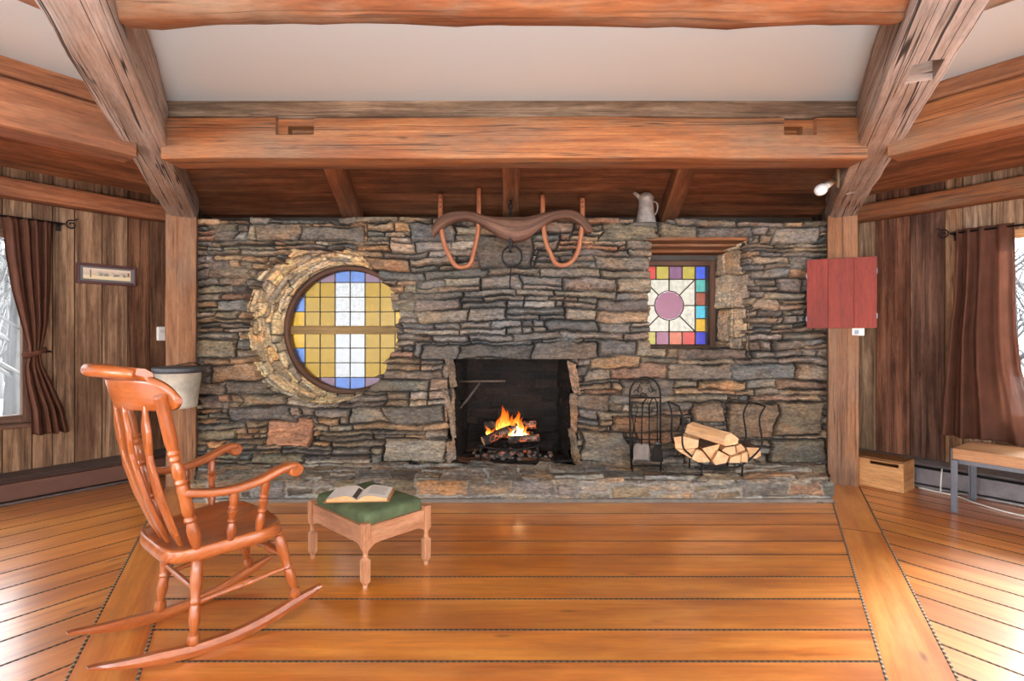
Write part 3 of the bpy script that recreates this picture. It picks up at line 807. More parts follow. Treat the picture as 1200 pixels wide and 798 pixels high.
# ------------------------------------------------------------------ stone wall with openings
YW = 4.52; X0, X1, ZH = -2.72, 2.70, 0.15
def pxs(x0, y0, x1, y1, *c): return ((x0 - 600) * YW / F - X0, H - (y1 - HY) * YW / F, (x1 - 600) * YW / F - X0, H - (y0 - HY) * YW / F) + c
spec = [pxs(311, 491, 365, 525, (152, 112, 90)), pxs(492, 402, 540, 421, (92, 88, 84)), pxs(540, 403, 622, 421, (84, 82, 80)), pxs(622, 402, 700, 420, (96, 88, 80)), pxs(445, 514, 524, 542, (134, 126, 116)), pxs(853, 471, 906, 514, (116, 98, 78)),
        pxs(908, 470, 962, 512, (108, 96, 78)), pxs(680, 505, 738, 541, (112, 106, 98)), pxs(722, 485, 800, 505, (112, 92, 74)), pxs(905, 516, 966, 542, (92, 88, 78)), pxs(300, 264, 352, 284, (108, 98, 88)), pxs(352, 266, 424, 284, (98, 94, 90)),
        pxs(792, 407, 880, 421, (104, 90, 80)), pxs(560, 275, 626, 318, (84, 80, 76)), pxs(690, 420, 752, 432, (142, 118, 88)), pxs(812, 470, 850, 494, (122, 100, 80)), pxs(265, 478, 344, 496, (98, 94, 92)), pxs(820, 447, 872, 457, (148, 122, 88))]
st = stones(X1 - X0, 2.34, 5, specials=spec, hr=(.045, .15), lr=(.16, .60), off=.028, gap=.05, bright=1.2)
X = st['u'] + X0; Z = st['v']
sm = (.85 * np.exp(-((X + .0) / .75) ** 2 - ((Z - 1.35) / .5) ** 2) + .25 * np.clip((X - .3) / 1.5, 0, 1))[..., None]; sm = np.clip(sm, 0, .85)
st['col'] = st['col'] * (1 - sm) + sm * .80 * st['col'].mean(-1, keepdims=True) * np.array([.98, 1.0, 1.0]); ids = st['id']; jr = st['rs'].uniform(-.045, .02, st['N'])[ids] + .012 * fbm(X * 30, Z * 40, 99, 2); jt = st['rs'].uniform(-.045, .03, st['N'])[ids]; jx = st['rs'].uniform(-.02, .015, st['N'])[ids]
FC = (-1.655, 1.325, .685)
msk = np.hypot(X - FC[0], Z - FC[1]) > FC[2] + jr
msk &= ~((X > 1.181 + jx) & (X < 2.04 + jx) & (Z > 1.128) & (Z < 2.085))
msk &= ~((X > -.547 + jx * .5) & (X < .561 + jx * .5) & (Z < 1.040))
msk &= Z < np.where(np.abs(X - 1.185) < .14, 2.212, 2.245 + jt)
msk &= Z > .02
P = np.stack([X, YW - st['h'], Z], -1)
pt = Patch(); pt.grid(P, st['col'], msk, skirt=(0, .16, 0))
# flared round reveal, window light put into its paler stone palette
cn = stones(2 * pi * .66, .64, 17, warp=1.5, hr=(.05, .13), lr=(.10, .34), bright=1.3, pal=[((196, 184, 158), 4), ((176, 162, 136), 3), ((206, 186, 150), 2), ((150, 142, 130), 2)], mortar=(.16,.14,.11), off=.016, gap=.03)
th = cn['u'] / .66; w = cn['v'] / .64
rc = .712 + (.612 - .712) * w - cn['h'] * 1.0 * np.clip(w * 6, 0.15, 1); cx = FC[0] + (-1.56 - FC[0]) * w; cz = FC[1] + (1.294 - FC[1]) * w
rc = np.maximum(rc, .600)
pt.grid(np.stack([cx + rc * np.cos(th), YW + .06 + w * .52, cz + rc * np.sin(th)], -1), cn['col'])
# square window: right and left reveal, sill
for xf, xb, sd, seed in ((2.05, 1.955, -1, 23), (1.17, 1.085, 1, 29)):
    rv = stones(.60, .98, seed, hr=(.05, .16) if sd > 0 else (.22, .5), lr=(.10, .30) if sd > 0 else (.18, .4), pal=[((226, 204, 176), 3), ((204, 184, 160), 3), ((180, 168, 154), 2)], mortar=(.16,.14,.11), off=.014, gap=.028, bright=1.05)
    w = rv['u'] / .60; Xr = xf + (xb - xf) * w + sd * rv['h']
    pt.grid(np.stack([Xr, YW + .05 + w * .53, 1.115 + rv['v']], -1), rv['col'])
rv = stones(.95, .60, 31, hr=(.2, .3), lr=(.3, .6), off=.006, gap=.015)
pt.grid(np.stack([1.13 + rv['u'], YW + .04 + rv['v'], 1.125 + rv['h'] * .6], -1), rv['col'])
# fireplace: splayed jambs, back, lintel underside, hollow above
soot = [((32, 27, 25), 3), ((26, 23, 22), 3), ((40, 31, 27), 2)]
jamb = [((172, 158, 146), 3), ((160, 144, 132), 3)]
for sg in (-1, 1):
    rv = stones(.17, .92, 37 + sg, hr=(.28, .5), lr=(.4, .6), pal=jamb, off=.003, gap=.008, split=.1, bright=1.15)
    xf = -.552 if sg < 0 else .566; w = rv['u'] / .17
    pt.grid(np.stack([xf - sg * .055 * w + -sg * rv['h'], YW - .02 + rv['u'], .12 + rv['v']], -1), rv['col'])
    rv = stones(.42, 1.5, 41 + sg, hr=(.06, .12), lr=(.18, .26), pal=soot, off=.003, gap=.006, warp=.3, split=0, mortar=(.016,.013,.011))
    w = rv['u'] / .42; xf = xf - sg * .055
    pt.grid(np.stack([xf - sg * .075 * w - sg * rv['h'], YW + .15 + rv['u'], .12 + rv['v']], -1), rv['col'])
rv = stones(1.1, 1.5, 47, hr=(.06, .085), lr=(.18, .24), pal=soot, off=.003, gap=.005, warp=.25, split=0, mortar=(.016,.013,.011))
pt.grid(np.stack([-.55 + rv['u'], 5.07 - rv['h'], .12 + rv['v']], -1), rv['col'])
for y, z0, z1 in ((YW + .16, 1.03, 1.62),):
    gx, gz = np.meshgrid(np.linspace(-.62, .62, 12), np.linspace(z0, z1, 6)); pt.grid(np.stack([gx, gx * 0 + y, gz], -1), np.full(gx.shape + (3,), .02))
gx, gy = np.meshgrid(np.linspace(-.62, .62, 12), np.linspace(YW, 5.2, 6)); pt.grid(np.stack([gx, gy, gx * 0 + 1.6], -1), np.full(gx.shape + (3,), .02))
# wall core: closes the top and the ends
def quad(p, c=(.1, .09, .08)):
    a = np.array([[p[0], p[1]], [p[3], p[2]]], float); pt.grid(a, np.full((2, 2, 3), 1.0) * np.array(c))
quad([(X0, YW + .03, 2.17), (X1, YW + .03, 2.17), (X1, 5.2, 2.17), (X0, 5.2, 2.17)])
for x in (X0, X1):
    rv = stones(.62, 2.24, 51 + int(x), off=.012); sgn = -1 if x < 0 else 1
    pt.grid(np.stack([x + sgn * (rv['h'] + .01) * 0 + sgn * rv['h'] * .5, YW + .0 + rv['u'], rv['v']], -1), rv['col'])
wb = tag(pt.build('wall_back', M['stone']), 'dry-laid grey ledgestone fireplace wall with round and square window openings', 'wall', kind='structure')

# timber lintel over the square window
e = empty('trim_1', (1.6, YW, 2.085), label='rough wooden lintel boards above the square window opening', cat='lintel', kind='structure')
lm = MB()
for i, (y, z, hgt, d) in enumerate(((.10, .0, .05, .20), (.30, -.02, .06, .19), (.49, -.045, .05, .18))):
    lm.box((.92, d, hgt), None, (.005, y + .05, z + hgt / 2 - .02), grain=0, bev=.006, tint=(1.0 + .15 * (i == 1),) * 3)
lm.build('lintel_board', M['beam'], e)
# outer masonry around the stained windows, so daylight comes only through the glass
om = MB()
def wall_hole(Yp):
    # slab at Yp with a round and a square hole, built as vertical strips
    xs = np.linspace(-3.4, 3.4, 137)
    for a, b in zip(xs, xs[1:]):
        m = (a + b) / 2; segs = [(-.3, 3.2)]
        for (h0, h1) in ([(1.294 - math.sqrt(max(.60 ** 2 - (m + 1.56) ** 2, 0)), 1.294 + math.sqrt(max(.60 ** 2 - (m + 1.56) ** 2, 0)))] if abs(m + 1.56) < .6 else []) + ([(1.14, 1.92)] if 1.125 < m < 1.905 else []):
            segs = [(segs[0][0], h0), (h1, segs[0][1])]
        for z0, z1 in segs: om.box((b - a, .05, z1 - z0), None, (m, Yp, (z0 + z1) / 2), mat=0)
wall_hole(5.185)
tag(om.build('wall_outer', plain('outer_masonry', srgb(96, 88, 80), .9, var=.2)), 'outer masonry behind the stone fireplace wall', 'wall', kind='structure')

# ------------------------------------------------------------------ raised hearth
hp = Patch(); HX = 2.86; YF = 3.95
hs_ = stones(2 * HX, .62, 61, hr=(.14, .26), lr=(.18, .42), off=.006, gap=.012, round_=.010, mortar=(.36, .34, .30), joint=2.6, split=.25, pal=[((130, 124, 116), 4), ((114, 116, 114), 3), ((140, 126, 110), 2), ((108, 102, 96), 2)], bright=1.3)
Xh = hs_['u'] - HX; Yh = YF + hs_['v']; lim = 2.38 + (Yh - YF) * T2
mk = (np.abs(Xh) < lim) & (Yh < 4.56)
zt = ZH + hs_['h'] * .9 - .022 * np.clip(1 - (Yh - YF) / .05, 0, 1) ** 2
hp.grid(np.stack([Xh, Yh, zt], -1), hs_['col'], mk)
hf = stones(2 * 2.40, .155, 67, hr=(.07, .15), lr=(.14, .42), off=.012, gap=.026, mortar=(.34, .31, .27), joint=2.4, split=.3, bright=1.1)
Xf = hf['u'] - 2.40
hp.grid(np.stack([Xf, YF + .004 - hf['h'] * .8 - .02 + .03 * np.clip((hf['v'] - .12) / .035, 0, 1) ** 2, hf['v'] - .002], -1), hf['col'])
for sg in (-1, 1):
    he = stones(.70, .155, 71 + sg, hr=(.07, .15), lr=(.14, .4), off=.01, gap=.02, mortar=(.20, .18, .155)); q = he['u']
    hp.grid(np.stack([sg * (2.385 + q * sin(AL / 2) + he['h'] * .8 + .0), YF + q * cos(AL / 2), he['v'] - .002], -1), he['col'])
# fireplace floor
ff = stones(1.2, .62, 73, hr=(.10, .14), lr=(.2, .3), pal=soot + [((120, 92, 72), 2)], off=.003, gap=.008, split=0)
hp.grid(np.stack([ff['u'] - .6, 4.54 + ff['v'], ZH - .004 + ff['h'] * .8], -1), ff['col'])
tag(hp.build('hearth', M['stone']), 'low raised hearth of flagstones along the foot of the fireplace wall', 'hearth', kind='structure')
kb = MB(); kb.box((2 * 2.385, .03, .028), None, (0, YF - .012, .014), grain=0, bev=.004)
tag(kb.build('trim_2', plain('mortar_trim', srgb(122, 114, 106), .9, var=.25)), 'thin grey mortar strip along the foot of the hearth', 'trim', kind='structure')

# ------------------------------------------------------------------ outdoors: snow, hillside and bare trees
snow = plain('snow', (.80, .82, .86, 1), .9, bump=.3, bscale=3)
gmb = MB(); N_ = 40
pts = [[Vector((60 * (i / N_ - .5) * 2, 60 * (j / N_ - .5) * 2, 0)) for i in range(N_ + 1)] for j in range(N_ + 1)]
for row in pts:
    for p in row:
        d = max(0, p.length - 9); p.z = -.45 + .10 * d + .6 * noise.noise(p * .08) * min(1, d / 6)
        if p.y > 5 and abs(p.x) < p.y * .55: p.z = -.45 + .03 * d
for j in range(N_):
    for i in range(N_):
        if max(p.length for p in (pts[j][i], pts[j + 1][i + 1])) < 4.5: continue
        gmb.poly([pts[j][i], pts[j][i + 1], pts[j + 1][i + 1], pts[j + 1][i]])
tag(gmb.build('ground', snow), 'snow-covered ground and hillside outside the windows', 'ground', kind='structure')
tr = MB(); rt = random.Random(3)
for side in (-1, 1):
    for i in range(420):
        a = side * rad(rt.uniform(38, 84)); r = rt.uniform(8.5, 30)
        x, y = r * sin(a), CY + r * cos(a); d = max(0, math.hypot(x, y) - 9); z = -.6 + .10 * d
        h = rt.uniform(2.6, 5.0); w = rt.uniform(.04, .12)
        lean = Vector((rt.uniform(-.06, .06), rt.uniform(-.06, .06), 1))
        b = Vector((x, y, z)); tr.tube([b, b + lean * h * .5, b + lean * h], [w, w * .6, w * .15], 5)
        for q in range(9):
            t = rt.uniform(.15, .95); p = b + lean * h * t; ba = rt.uniform(0, 2 * pi); L = h * .22 * (1.15 - t)
            tr.tube([p, p + Vector((cos(ba) * L * .6, sin(ba) * L * .6, L * .5)), p + Vector((cos(ba) * L, sin(ba) * L, L * 1.1))], [w * .35, w * .2, w * .06], 4)
tag(tr.build('bare_woods', plain('grey_bark', srgb(92, 90, 90), .9, var=.3, vscale=2)), 'blurred bare grey winter woods beyond the clear windows', 'woods', kind='stuff')
# added panels, out of view, that keep daylight out of the roof cavity
for sg in (-1, 1):
    mb = MB(); a = sg * AL * 1.5
    p = lambda r, z: Vector((r * sin(a), CY + r * cos(a), z))
    mb.poly([p(3.9, 2.45), p(6.9, 2.45), p(6.9, 4.2), p(3.9, 4.2)], (0, 1, 0), (0, 0, 1))
    tag(mb.build('trim_%d' % (4 + (sg > 0)), M['dark_board']), 'board panel closing the roof space at the %s end' % ('left' if sg < 0 else 'right'), 'panel', kind='structure')
side_window(5, -1, -1.95, -.25, 'second clear window in the left wall, nearer the viewpoint', M['frame_wood'])  # both second windows are unseen, added to let in fill light
side_window(6, 1, .25, 1.95, 'second clear window in the right wall, nearer the viewpoint', M['pine_frame'])

# ------------------------------------------------------------------ baseboard heaters
def heater(k, s0, s1, name, lb, face, metal):
    e = empty(name, M=sec_matrix(k, (s0 + s1) / 2, RW - .09, 0), label=lb, cat='baseboard heater', kind='structure')
    L = s1 - s0; a = MB(); b = MB(); c = MB()
    a.box((L, .012, .125), None, (0, .0, .095), bev=.003); a.build('front_panel', face, e)
    b.prism([(-L / 2, .0, .178), (-L / 2, .085, .215), (-L / 2, .085, .226), (-L / 2, -.006, .198), (-L / 2, -.012, .190)], (L, 0, 0)); b.build('top_rail', metal, e)
    c.box((L, .016, .022), None, (0, -.004, .012), bev=.004); c.box((L, .075, .010), None, (0, .045, .006)); c.build('bottom_rail', metal, e)
    d = MB(); d.box((L, .01, .2), None, (0, .082, .11)); d.build('back_plate', M['dark_gap'] if k > 0 else M['brown_trim'], e)
    return e
greyrail = plain('heater_rail', srgb(96, 84, 80), .4, metal=.5, var=.2)
heater(-1, -2.9, 2.92, 'baseboard_left', 'dark brown baseboard heater along the foot of the left wall', M['brown_trim'], greyrail)
hr_ = heater(1, -2.95, 2.9, 'baseboard_right', 'grey metal baseboard heater along the foot of the right wall', plain('heater_grey', srgb(128, 122, 124), .5, metal=.3, var=.25), plain('heater_bright', srgb(150, 146, 146), .35, metal=.6, var=.3))
cb = MB()
cable = [on(*p, 1, RW - .16) for p in ((1064, 570), (1095, 572), (1113, 578))]
pth = [SP(1, s, 5.78 - .02 * i, .008) for i, s in enumerate((-2.34, -2.2, -2.08))] + [SP(1, -1.98, 5.66, .008), SP(1, -1.8, 5.57, .008), SP(1, -1.62, 5.55, .008), SP(1, -1.5, 5.6, .01), SP(1, -1.42, 5.70, .06), SP(1, -1.3, 5.78, .10), SP(1, -1.0, 5.78, .12)]
cb.tube(curve_pts(pth, 6), .006, 8); cb.tube([SP(1, -2.20, 5.78, .008), SP(1, -2.20, 5.79, .10), SP(1, -2.20, 5.815, .185)], .005, 8)
tag(cb.build('power_cable', M['white_plastic']), 'white electric cable lying along the foot of the right wall under the bench', 'cable')

# ------------------------------------------------------------------ rocking chair
CH = wood('chair_wood', srgb(132, 64, 28), srgb(164, 88, 42), srgb(184, 108, 56), sx=2.0, sy=18, rough=0.32, bump=0.03, coat=0.45, spec=0.5)
rc_ = empty('rocking_chair', (-1.287, 2.299, 0), rad(49.6), label='glossy orange-brown wooden rocking chair with arrow-back slats facing the hearth', cat='rocking chair')
def part(name, mb, mat=CH, parent=rc_): return mb.build(name, mat, parent)
# seat
def seat_outline(a):
    ca, sa = cos(a), sin(a); n = 4.6
    x = math.copysign(abs(ca) ** (2 / n), ca); y = math.copysign(abs(sa) ** (2 / n), sa)
    fx = .225 * x + -.025; hw = lerp(.215, .292, (fx + .25) / .45)
    if x > 0: fx -= .018 * (abs(y) ** 4)
    return fx, hw * y
def seat_top(x, y):
    base = lerp(.428, .448, (x + .25) / .45)
    sc = max(0, 1 - ((x + .03) / .20) ** 2) * max(0, 1 - (y / .235) ** 2)
    front = max(0, (x - .10) / .10)
    pommel = .016 * front * (math.exp(-(y / .05) ** 2)) - .020 * front * math.exp(-((abs(y) - .125) / .06) ** 2)
    return base - .030 * sc ** .7 + pommel
mb = MB(); rings = []; NA = 72
for k in (0.02, .15, .3, .45, .6, .75, .88, .96): rings.append([(lambda p: (p[0] * k + -.02 * (1 - k), p[1] * k, seat_top(p[0] * k, p[1] * k)))(seat_outline(2 * pi * j / NA)) for j in range(NA)])
for k, dz in ((.985, -.003), (1.0, -.012), (1.0, -.040), (.985, -.052), (.95, -.057), (.5, -.057), (.02, -.057)):
    rings.append([(lambda p: (p[0] * k, p[1] * k, lerp(.428, .448, (p[0] + .25) / .45) + dz))(seat_outline(2 * pi * j / NA)) for j in range(NA)])
mb.loft(rings, True, True, uvo=(0, 0))
# plank-like UV: grain front to back
o = part('seat', mb)
uvl = o.data.uv_layers['UV'].data
for l in o.data.loops: v = o.data.vertices[l.vertex_index].co; uvl[l.index].uv = (v.x + 3, v.y + v.z + 2)
POST = [(0, .013), (.02, .017), (.07, .022), (.12, .023), (.16, .019), (.18, .016), (.19, .021), (.20, .023), (.21, .021), (.22, .017), (.24, .022), (.30, .0225), (.36, .021), (.40, .022), (.43, .018), (.45, .023), (.47, .018), (.50, .023), (.55, .022), (.58, .016), (.60, .023), (.62, .018), (.64, .023), (.66, .018), (.70, .023), (.85, .0225), (.97, .021), (.985, .023), (1.0, .019)]
for s in (-1, 1):
    mb = MB(); mb.turned((-.148, s * .22, .425), (-.285, s * .258, 1.03), POST, 16); part('back_post', mb)
# crest rail: curved board with a rolled top
def crest_x(y, z): return -.345 + 1.62 * y * y - .25 * (z - .965)
mb = MB(); ys = [.278 * sin(pi * .5 * (i / 20 - 1)) for i in range(41)]; rings = []
for y in ys:
    q = abs(y) / .278
    zb = .968 + .034 * (1 - math.sqrt(max(0, 1 - max(0, (abs(y) - .240) / .0385) ** 2))); zt = 1.105 if abs(y) < .15 else 1.004 + .101 * max(0, 1 - ((abs(y) - .15) / .1285) ** 2.3) ** .45
    th_ = .013
    ring = []
    for t in (0, .25, .5, .75, 1): z = lerp(zb, zt, t); ring.append((crest_x(y, z) + th_ * (0.6 if t in (0, 1) else 1), y, z))
    for t in (1, .75, .5, .25, 0): z = lerp(zb, zt, t); ring.append((crest_x(y, z) - th_ * (0.6 if t in (0, 1) else 1), y, z))
    rings.append(ring)
mb.loft(rings, True, True)
part('crest_rail', mb)
mb = MB(); pth = []; rr_ = []
for i in range(25):
    y = -.215 + .43 * i / 24; q = abs(y) / .215
    pth.append((crest_x(y, 1.10) - .045 - .012 * (1 - q * q), y, 1.118 - .010 * q ** 3)); rr_.append(.024 * (1 - .25 * q ** 4) if 0 < i < 24 else .014)
mb.tube(pth, rr_, 14, flat=(1.0, 1.0))
sec_ = []
rings = []
for i in range(25):
    y = -.215 + .43 * i / 24; q = abs(y) / .215; x0 = crest_x(y, 1.10); zc = 1.118 - .01 * q ** 3
    rings.append([(x0 + .012, y, 1.088), (x0 + .010, y, 1.108), (x0 - .015, y, zc + .018), (x0 - .04, y, zc + .020), (x0 - .045, y, zc - .002), (x0 - .018, y, 1.096), (x0 - .010, y, 1.08)])
mb.loft(rings, True, True)
part('headrest_roll', mb)
# arrow-back slats
PR = [(0, .012), (.04, .014), (.10, .028), (.35, .034), (.56, .032), (.63, .016), (.67, .015), (.76, .028), (.83, .030), (.89, .022), (.95, .012), (1.0, .011)]
for y0, y1 in ((-.125, -.165), (-.042, -.056), (.042, .056), (.125, .165)):
    mb = MB(); a = Vector((-.195 + 1.3 * y0 * y0, y0, .415)); b = Vector((crest_x(y1, .985), y1, .985)); rings = []
    for t, w in PR:
        p = a.lerp(b, t); p.x -= .030 * sin(pi * t); tk = .0105 if .06 < t < .92 else .009
        rings.append([(p.x + q[1], p.y + q[0], p.z) for q in rr(w * 2, tk * 2, .006, 2)])
    mb.loft(rings, True, True, smooth=False); part('back_slat', mb)
# arms
for s in (-1, 1):
    mb = MB(); pts = curve_pts([(-.205, s * .236, .655), (-.12, s * .256, .640), (-.03, s * .272, .638), (.06, s * .287, .655), (.13, s * .296, .682), (.175, s * .300, .694), (.20, s * .302, .692)], 5)
    sc = [(lerp(.62, 1.15, min(1, i / (len(pts) - 1) * 1.3)), 1) for i in range(len(pts))]
    mb.sweep(pts, rr(.056, .030, .010, 3), scales=sc); part('arm', mb)
    mb = MB(); mb.loft([[(.198 + (.030 * k) * cos(2 * pi * j / 20), s * .302 + y, .678 + (.029 * k) * sin(2 * pi * j / 20)) for j in range(20)] for y, k in ((-.030, .8), (-.026, 1), (.026, 1), (.030, .8))], True, True); part('arm_scroll', mb)
    SPN = [(0, .010), (.05, .013), (.2, .017), (.32, .013), (.36, .010), (.40, .016), (.44, .011), (.52, .013), (.60, .018), (.64, .012), (.68, .017), (.72, .012), (.85, .016), (1, .013)]
    for p0, p1 in (((-.036, s * .243, .43), (-.030, s * .268, .628)), ((.073, s * .247, .435), (.088, s * .288, .655))):
        mb = MB(); mb.turned(p0, p1, [(t, r * 1.12) for t, r in SPN], 14); part('arm_spindle', mb)
# legs, stretchers, rockers
LEG = [(0, .017), (.03, .019), (.05, .015), (.07, .019), (.09, .015), (.12, .020), (.25, .023), (.40, .021), (.5, .016), (.54, .021), (.57, .016), (.62, .020), (.72, .021), (.82, .015), (.86, .012), (.89, .022), (.94, .024), (.98, .020), (1, .013)]
def rk_y(x): return lerp(.168, .243, (x + .461) / .792)
def rk_b(x): return .0 + .56 * (x + .07) ** 2 if x > -.07 else .62 * (x + .07) ** 2 * .92
fl_, rl_ = {}, {}
for s in (-1, 1):
    f0, f1 = Vector((.165, s * .215, .41)), Vector((.245, s * rk_y(.245), rk_b(.245) + .038)); r0, r1 = Vector((-.128, s * .165, .395)), Vector((-.155, s * rk_y(-.155), rk_b(-.155) + .038))
    fl_[s] = (f0, f1); rl_[s] = (r0, r1)
    for a, b in ((f0, f1), (r0, r1)):
        mb = MB(); mb.turned(a, b, LEG, 14); part('leg', mb)
    mb = MB(); rings = []
    for i in range(41):
        x = lerp(-.475, .355, i / 40); zb = rk_b(x); hgt = .045
        if i < 10: hgt *= (.12 + .88 * (i / 10) ** .7)
        if i > 34: hgt *= (.3 + .7 * ((40 - i) / 6) ** .8); 
        y = s * rk_y(x); zt = zb + hgt if i > 34 else zb + .045 if i >= 10 else zb + hgt
        rings.append([(x, y - .014, zb), (x, y + .014, zb), (x, y + .016, zb + (zt - zb) * .5), (x, y + .013, zt), (x, y - .013, zt), (x, y - .016, zb + (zt - zb) * .5)])
    mb.loft(rings, True, True, smooth=False); part('rocker', mb)
STR = [(0, .009), (.2, .010), (.4, .013), (.48, .016), (.5, .013), (.52, .016), (.6, .013), (.8, .010), (1, .009)]
for s in (-1, 1):
    mb = MB(); mb.turned(rl_[s][0].lerp(rl_[s][1], .55), fl_[s][0].lerp(fl_[s][1], .55), STR, 10); part('stretcher', mb)
VAS = [(0, .010), (.1, .012), (.22, .018), (.27, .021), (.3, .014), (.34, .020), (.38, .014), (.5, .022), (.62, .014), (.66, .020), (.7, .014), (.73, .021), (.78, .018), (.9, .012), (1, .010)]
mb = MB(); mb.turned(fl_[-1][0].lerp(fl_[-1][1], .38), fl_[1][0].lerp(fl_[1][1], .38), VAS, 12); part('stretcher', mb)
mb = MB(); mb.turned(rl_[-1][0].lerp(rl_[-1][1], .42), rl_[1][0].lerp(rl_[1][1], .42), [(0, .008), (.5, .013), (1, .008)], 10); part('stretcher', mb)

# ------------------------------------------------------------------ footstool and book
STW = wood('stool_wood', srgb(158, 104, 72), srgb(190, 136, 100), srgb(208, 158, 124), sx=2.0, sy=22, rough=0.42, bump=0.04, coat=0.2)
velvet = plain('green_velvet', srgb(96, 110, 80), .9, spec=.2, bump=.35, bscale=260, var=.35, vscale=9)
SA = rad(47.5); e1 = Vector((cos(SA), sin(SA), 0)); e2 = Vector((-sin(SA), cos(SA), 0))
sw, sl = .375, .535; sc_ = Vector((-.721, 2.600, 0)) + e1 * sw / 2 + e2 * sl / 2
fs = empty('footstool', sc_, SA, label='low wooden footstool with a dark green velvet cushion beside the rocking chair', cat='footstool')
for x in (-1, 1):
    for y in (-1, 1):
        mb = MB(); cx, cy = x * sw / 2, y * sl / 2
        rings = []
        for z, w, rd in ((.0, .022, .010), (.010, .026, .013), (.020, .022, .011), (.026, .026, .006), (.036, .038, .004), (.142, .040, .004), (.150, .030, .010), (.156, .024, .012), (.16, .030, .015), (.168, .024, .012), (.185, .026, .013), (.195, .034, .006), (.205, .040, .004), (.318, .040, .004), (.323, .036, .006)):
            rings.append([(cx + q[0], cy + q[1], z) for q in rr(w, w, min(rd, w / 2 - .0005), 3)])
        mb.loft(rings, True, True, smooth=False); part('leg', mb, STW, fs)
def apron(L, M_):
    mb = MB(); n = 12; pts = []
    for i in range(n + 1):
        u = -L / 2 + L * i / n; d = min(abs(u - L / 2), abs(u + L / 2)); pts.append((u, 0, .215 - .022 * max(0, 1 - d / .05) ** 2))
    pts += [(L / 2, 0, .305), (-L / 2, 0, .305)]
    mb.prism([M_ @ Vector(p) + M_.to_3x3() @ Vector((0, -.009, 0)) for p in pts], M_.to_3x3() @ Vector((0, .018, 0)), udir=M_.to_3x3() @ Vector((1, 0, 0)))
    part('apron', mb, STW, fs)
for x in (-1, 1): apron(sl - .036, Matrix.Translation((x * sw / 2, 0, 0)) @ Matrix.Rotation(pi / 2, 4, 'Z'))
for y in (-1, 1): apron(sw - .036, Matrix.Translation((0, y * sl / 2, 0)))
mb = MB(); rings = []
for z, w, rd in ((.285, .0, .03), (.305, .0, .03), (.33, .006, .03), (.348, .0, .03), (.358, -.012, .03), (.364, -.04, .03), (.368, -.10, .03), (.370, -.22, .03)):
    rings.append([(q[0], q[1], z + .0015 * noise.noise(Vector((q[0] * 14, q[1] * 14, 2)))) for q in rr(sw - .022 + w * .9, sl - .022 + w, .03, 4)])
mb.loft(rings, True, True); part('cushion', mb, velvet, fs)

pg = NT('book_page')
co = pg.n('TexCoord'); mp = pg.n('Mapping', i_Vector=pg.n('UVMap', uv_map='UV'), i_Scale=(1, 1, 1))
pg_m = pg.surf(pg.n('BsdfPrincipled', i_Base_Color=srgb(253, 250, 243), i_Roughness=.7))
pedge = plain('page_edge', srgb(214, 178, 128), .85, var=.15, vscale=60); cover = plain('book_cover', srgb(206, 142, 88), .6); ink = plain('grey_print', srgb(176, 170, 156), .9); gut = plain('picture_print', srgb(84, 76, 70), .8)
bk = empty('open_book', (-.822, 2.875, .3705), rad(4), label='open book with white pages lying on the green footstool cushion', cat='book')
HWD = .165; BD = .205
mb = MB()
for s in (-1, 1): mb.box((HWD, BD, .004), None, (s * (HWD / 2 + .004), 0, .002), bev=.001)
mb.box((.014, BD, .004), None, (0, 0, .002)); mb.build('cover', cover, bk)
def page_z(u): # u 0 at the spine .. 1 at the fore edge
    return .008 + .032 * math.sin(min(1, u * 2.3) * pi / 2) * (1 - .72 * u ** 1.4)
for s in (-1, 1):
    mb = MB(); n = 14; W_ = HWD - .008
    prof = [(s * W_ * i / n, page_z(i / n)) for i in range(n + 1)]
    ol = prof + [(s * W_, .004), (0, .004)]
    mb.prism([(x, -BD / 2 + .005, z) for x, z in ol], (0, BD - .01, 0), udir=(1, 0, 0), smooth=False)
    o = mb.build('page_block', pedge, bk)
    mb = MB(); mb.loft([[(x, -BD / 2 + .0045, z + .0012), (x, BD / 2 - .0045, z + .0012)] for x, z in prof], False, False); pgo = mb.build('page', pg_m, bk)
    if s > 0:
        mb = MB()
        for i in range(11):
            y = BD / 2 - .035 - i * .0125
            rg_ = [[(W_ * u, y, page_z(u) + .0018), (W_ * u, y + .0045, page_z(u) + .0018)] for u in (.30, .42, .55, .68, .80, .88 - (.2 if i == 6 else 0))]
            mb.loft(rg_, False, False)
        mb.build('printed_lines', ink, pgo)
    else:
        mb = MB(); mb.loft([[(-W_ * u, -BD / 2 + .012, page_z(u) + .0018), (-W_ * u, BD / 2 - .03, page_z(u) + .0018)] for u in (.03, .07, .11, .16)], False, False); mb.build('printed_band', gut, pgo)

# ------------------------------------------------------------------ ox yoke on the wall
YY = 4.42
def yk(px, py, Y=YY): return at(px, py, Y)
ykw = wood('yoke_wood', srgb(72, 48, 38), srgb(108, 76, 60), srgb(142, 106, 86), sx=1.6, sy=18, rough=.72, bump=.3, cracks=.6); bww = wood('bow_wood', srgb(140, 82, 52), srgb(178, 112, 76), srgb(200, 140, 104), sx=1.6, sy=18, rough=.5)
ye = empty('ox_yoke', yk(600, 268), label='old wooden ox yoke with two bent bows and an iron ring above the fireplace', cat='ox yoke')
inv = Matrix.Translation(-yk(600, 268))
L_ = lambda px, py, y=0: inv @ yk(px, py) + Vector((0, y, 0))
top = [(506, 266), (515, 255), (528, 249), (542, 247.5), (556, 249), (570, 253), (585, 254.5), (600, 254.5), (618, 254), (635, 250), (650, 247), (662, 246), (674, 247.5), (684, 254), (692, 264), (695, 270)]
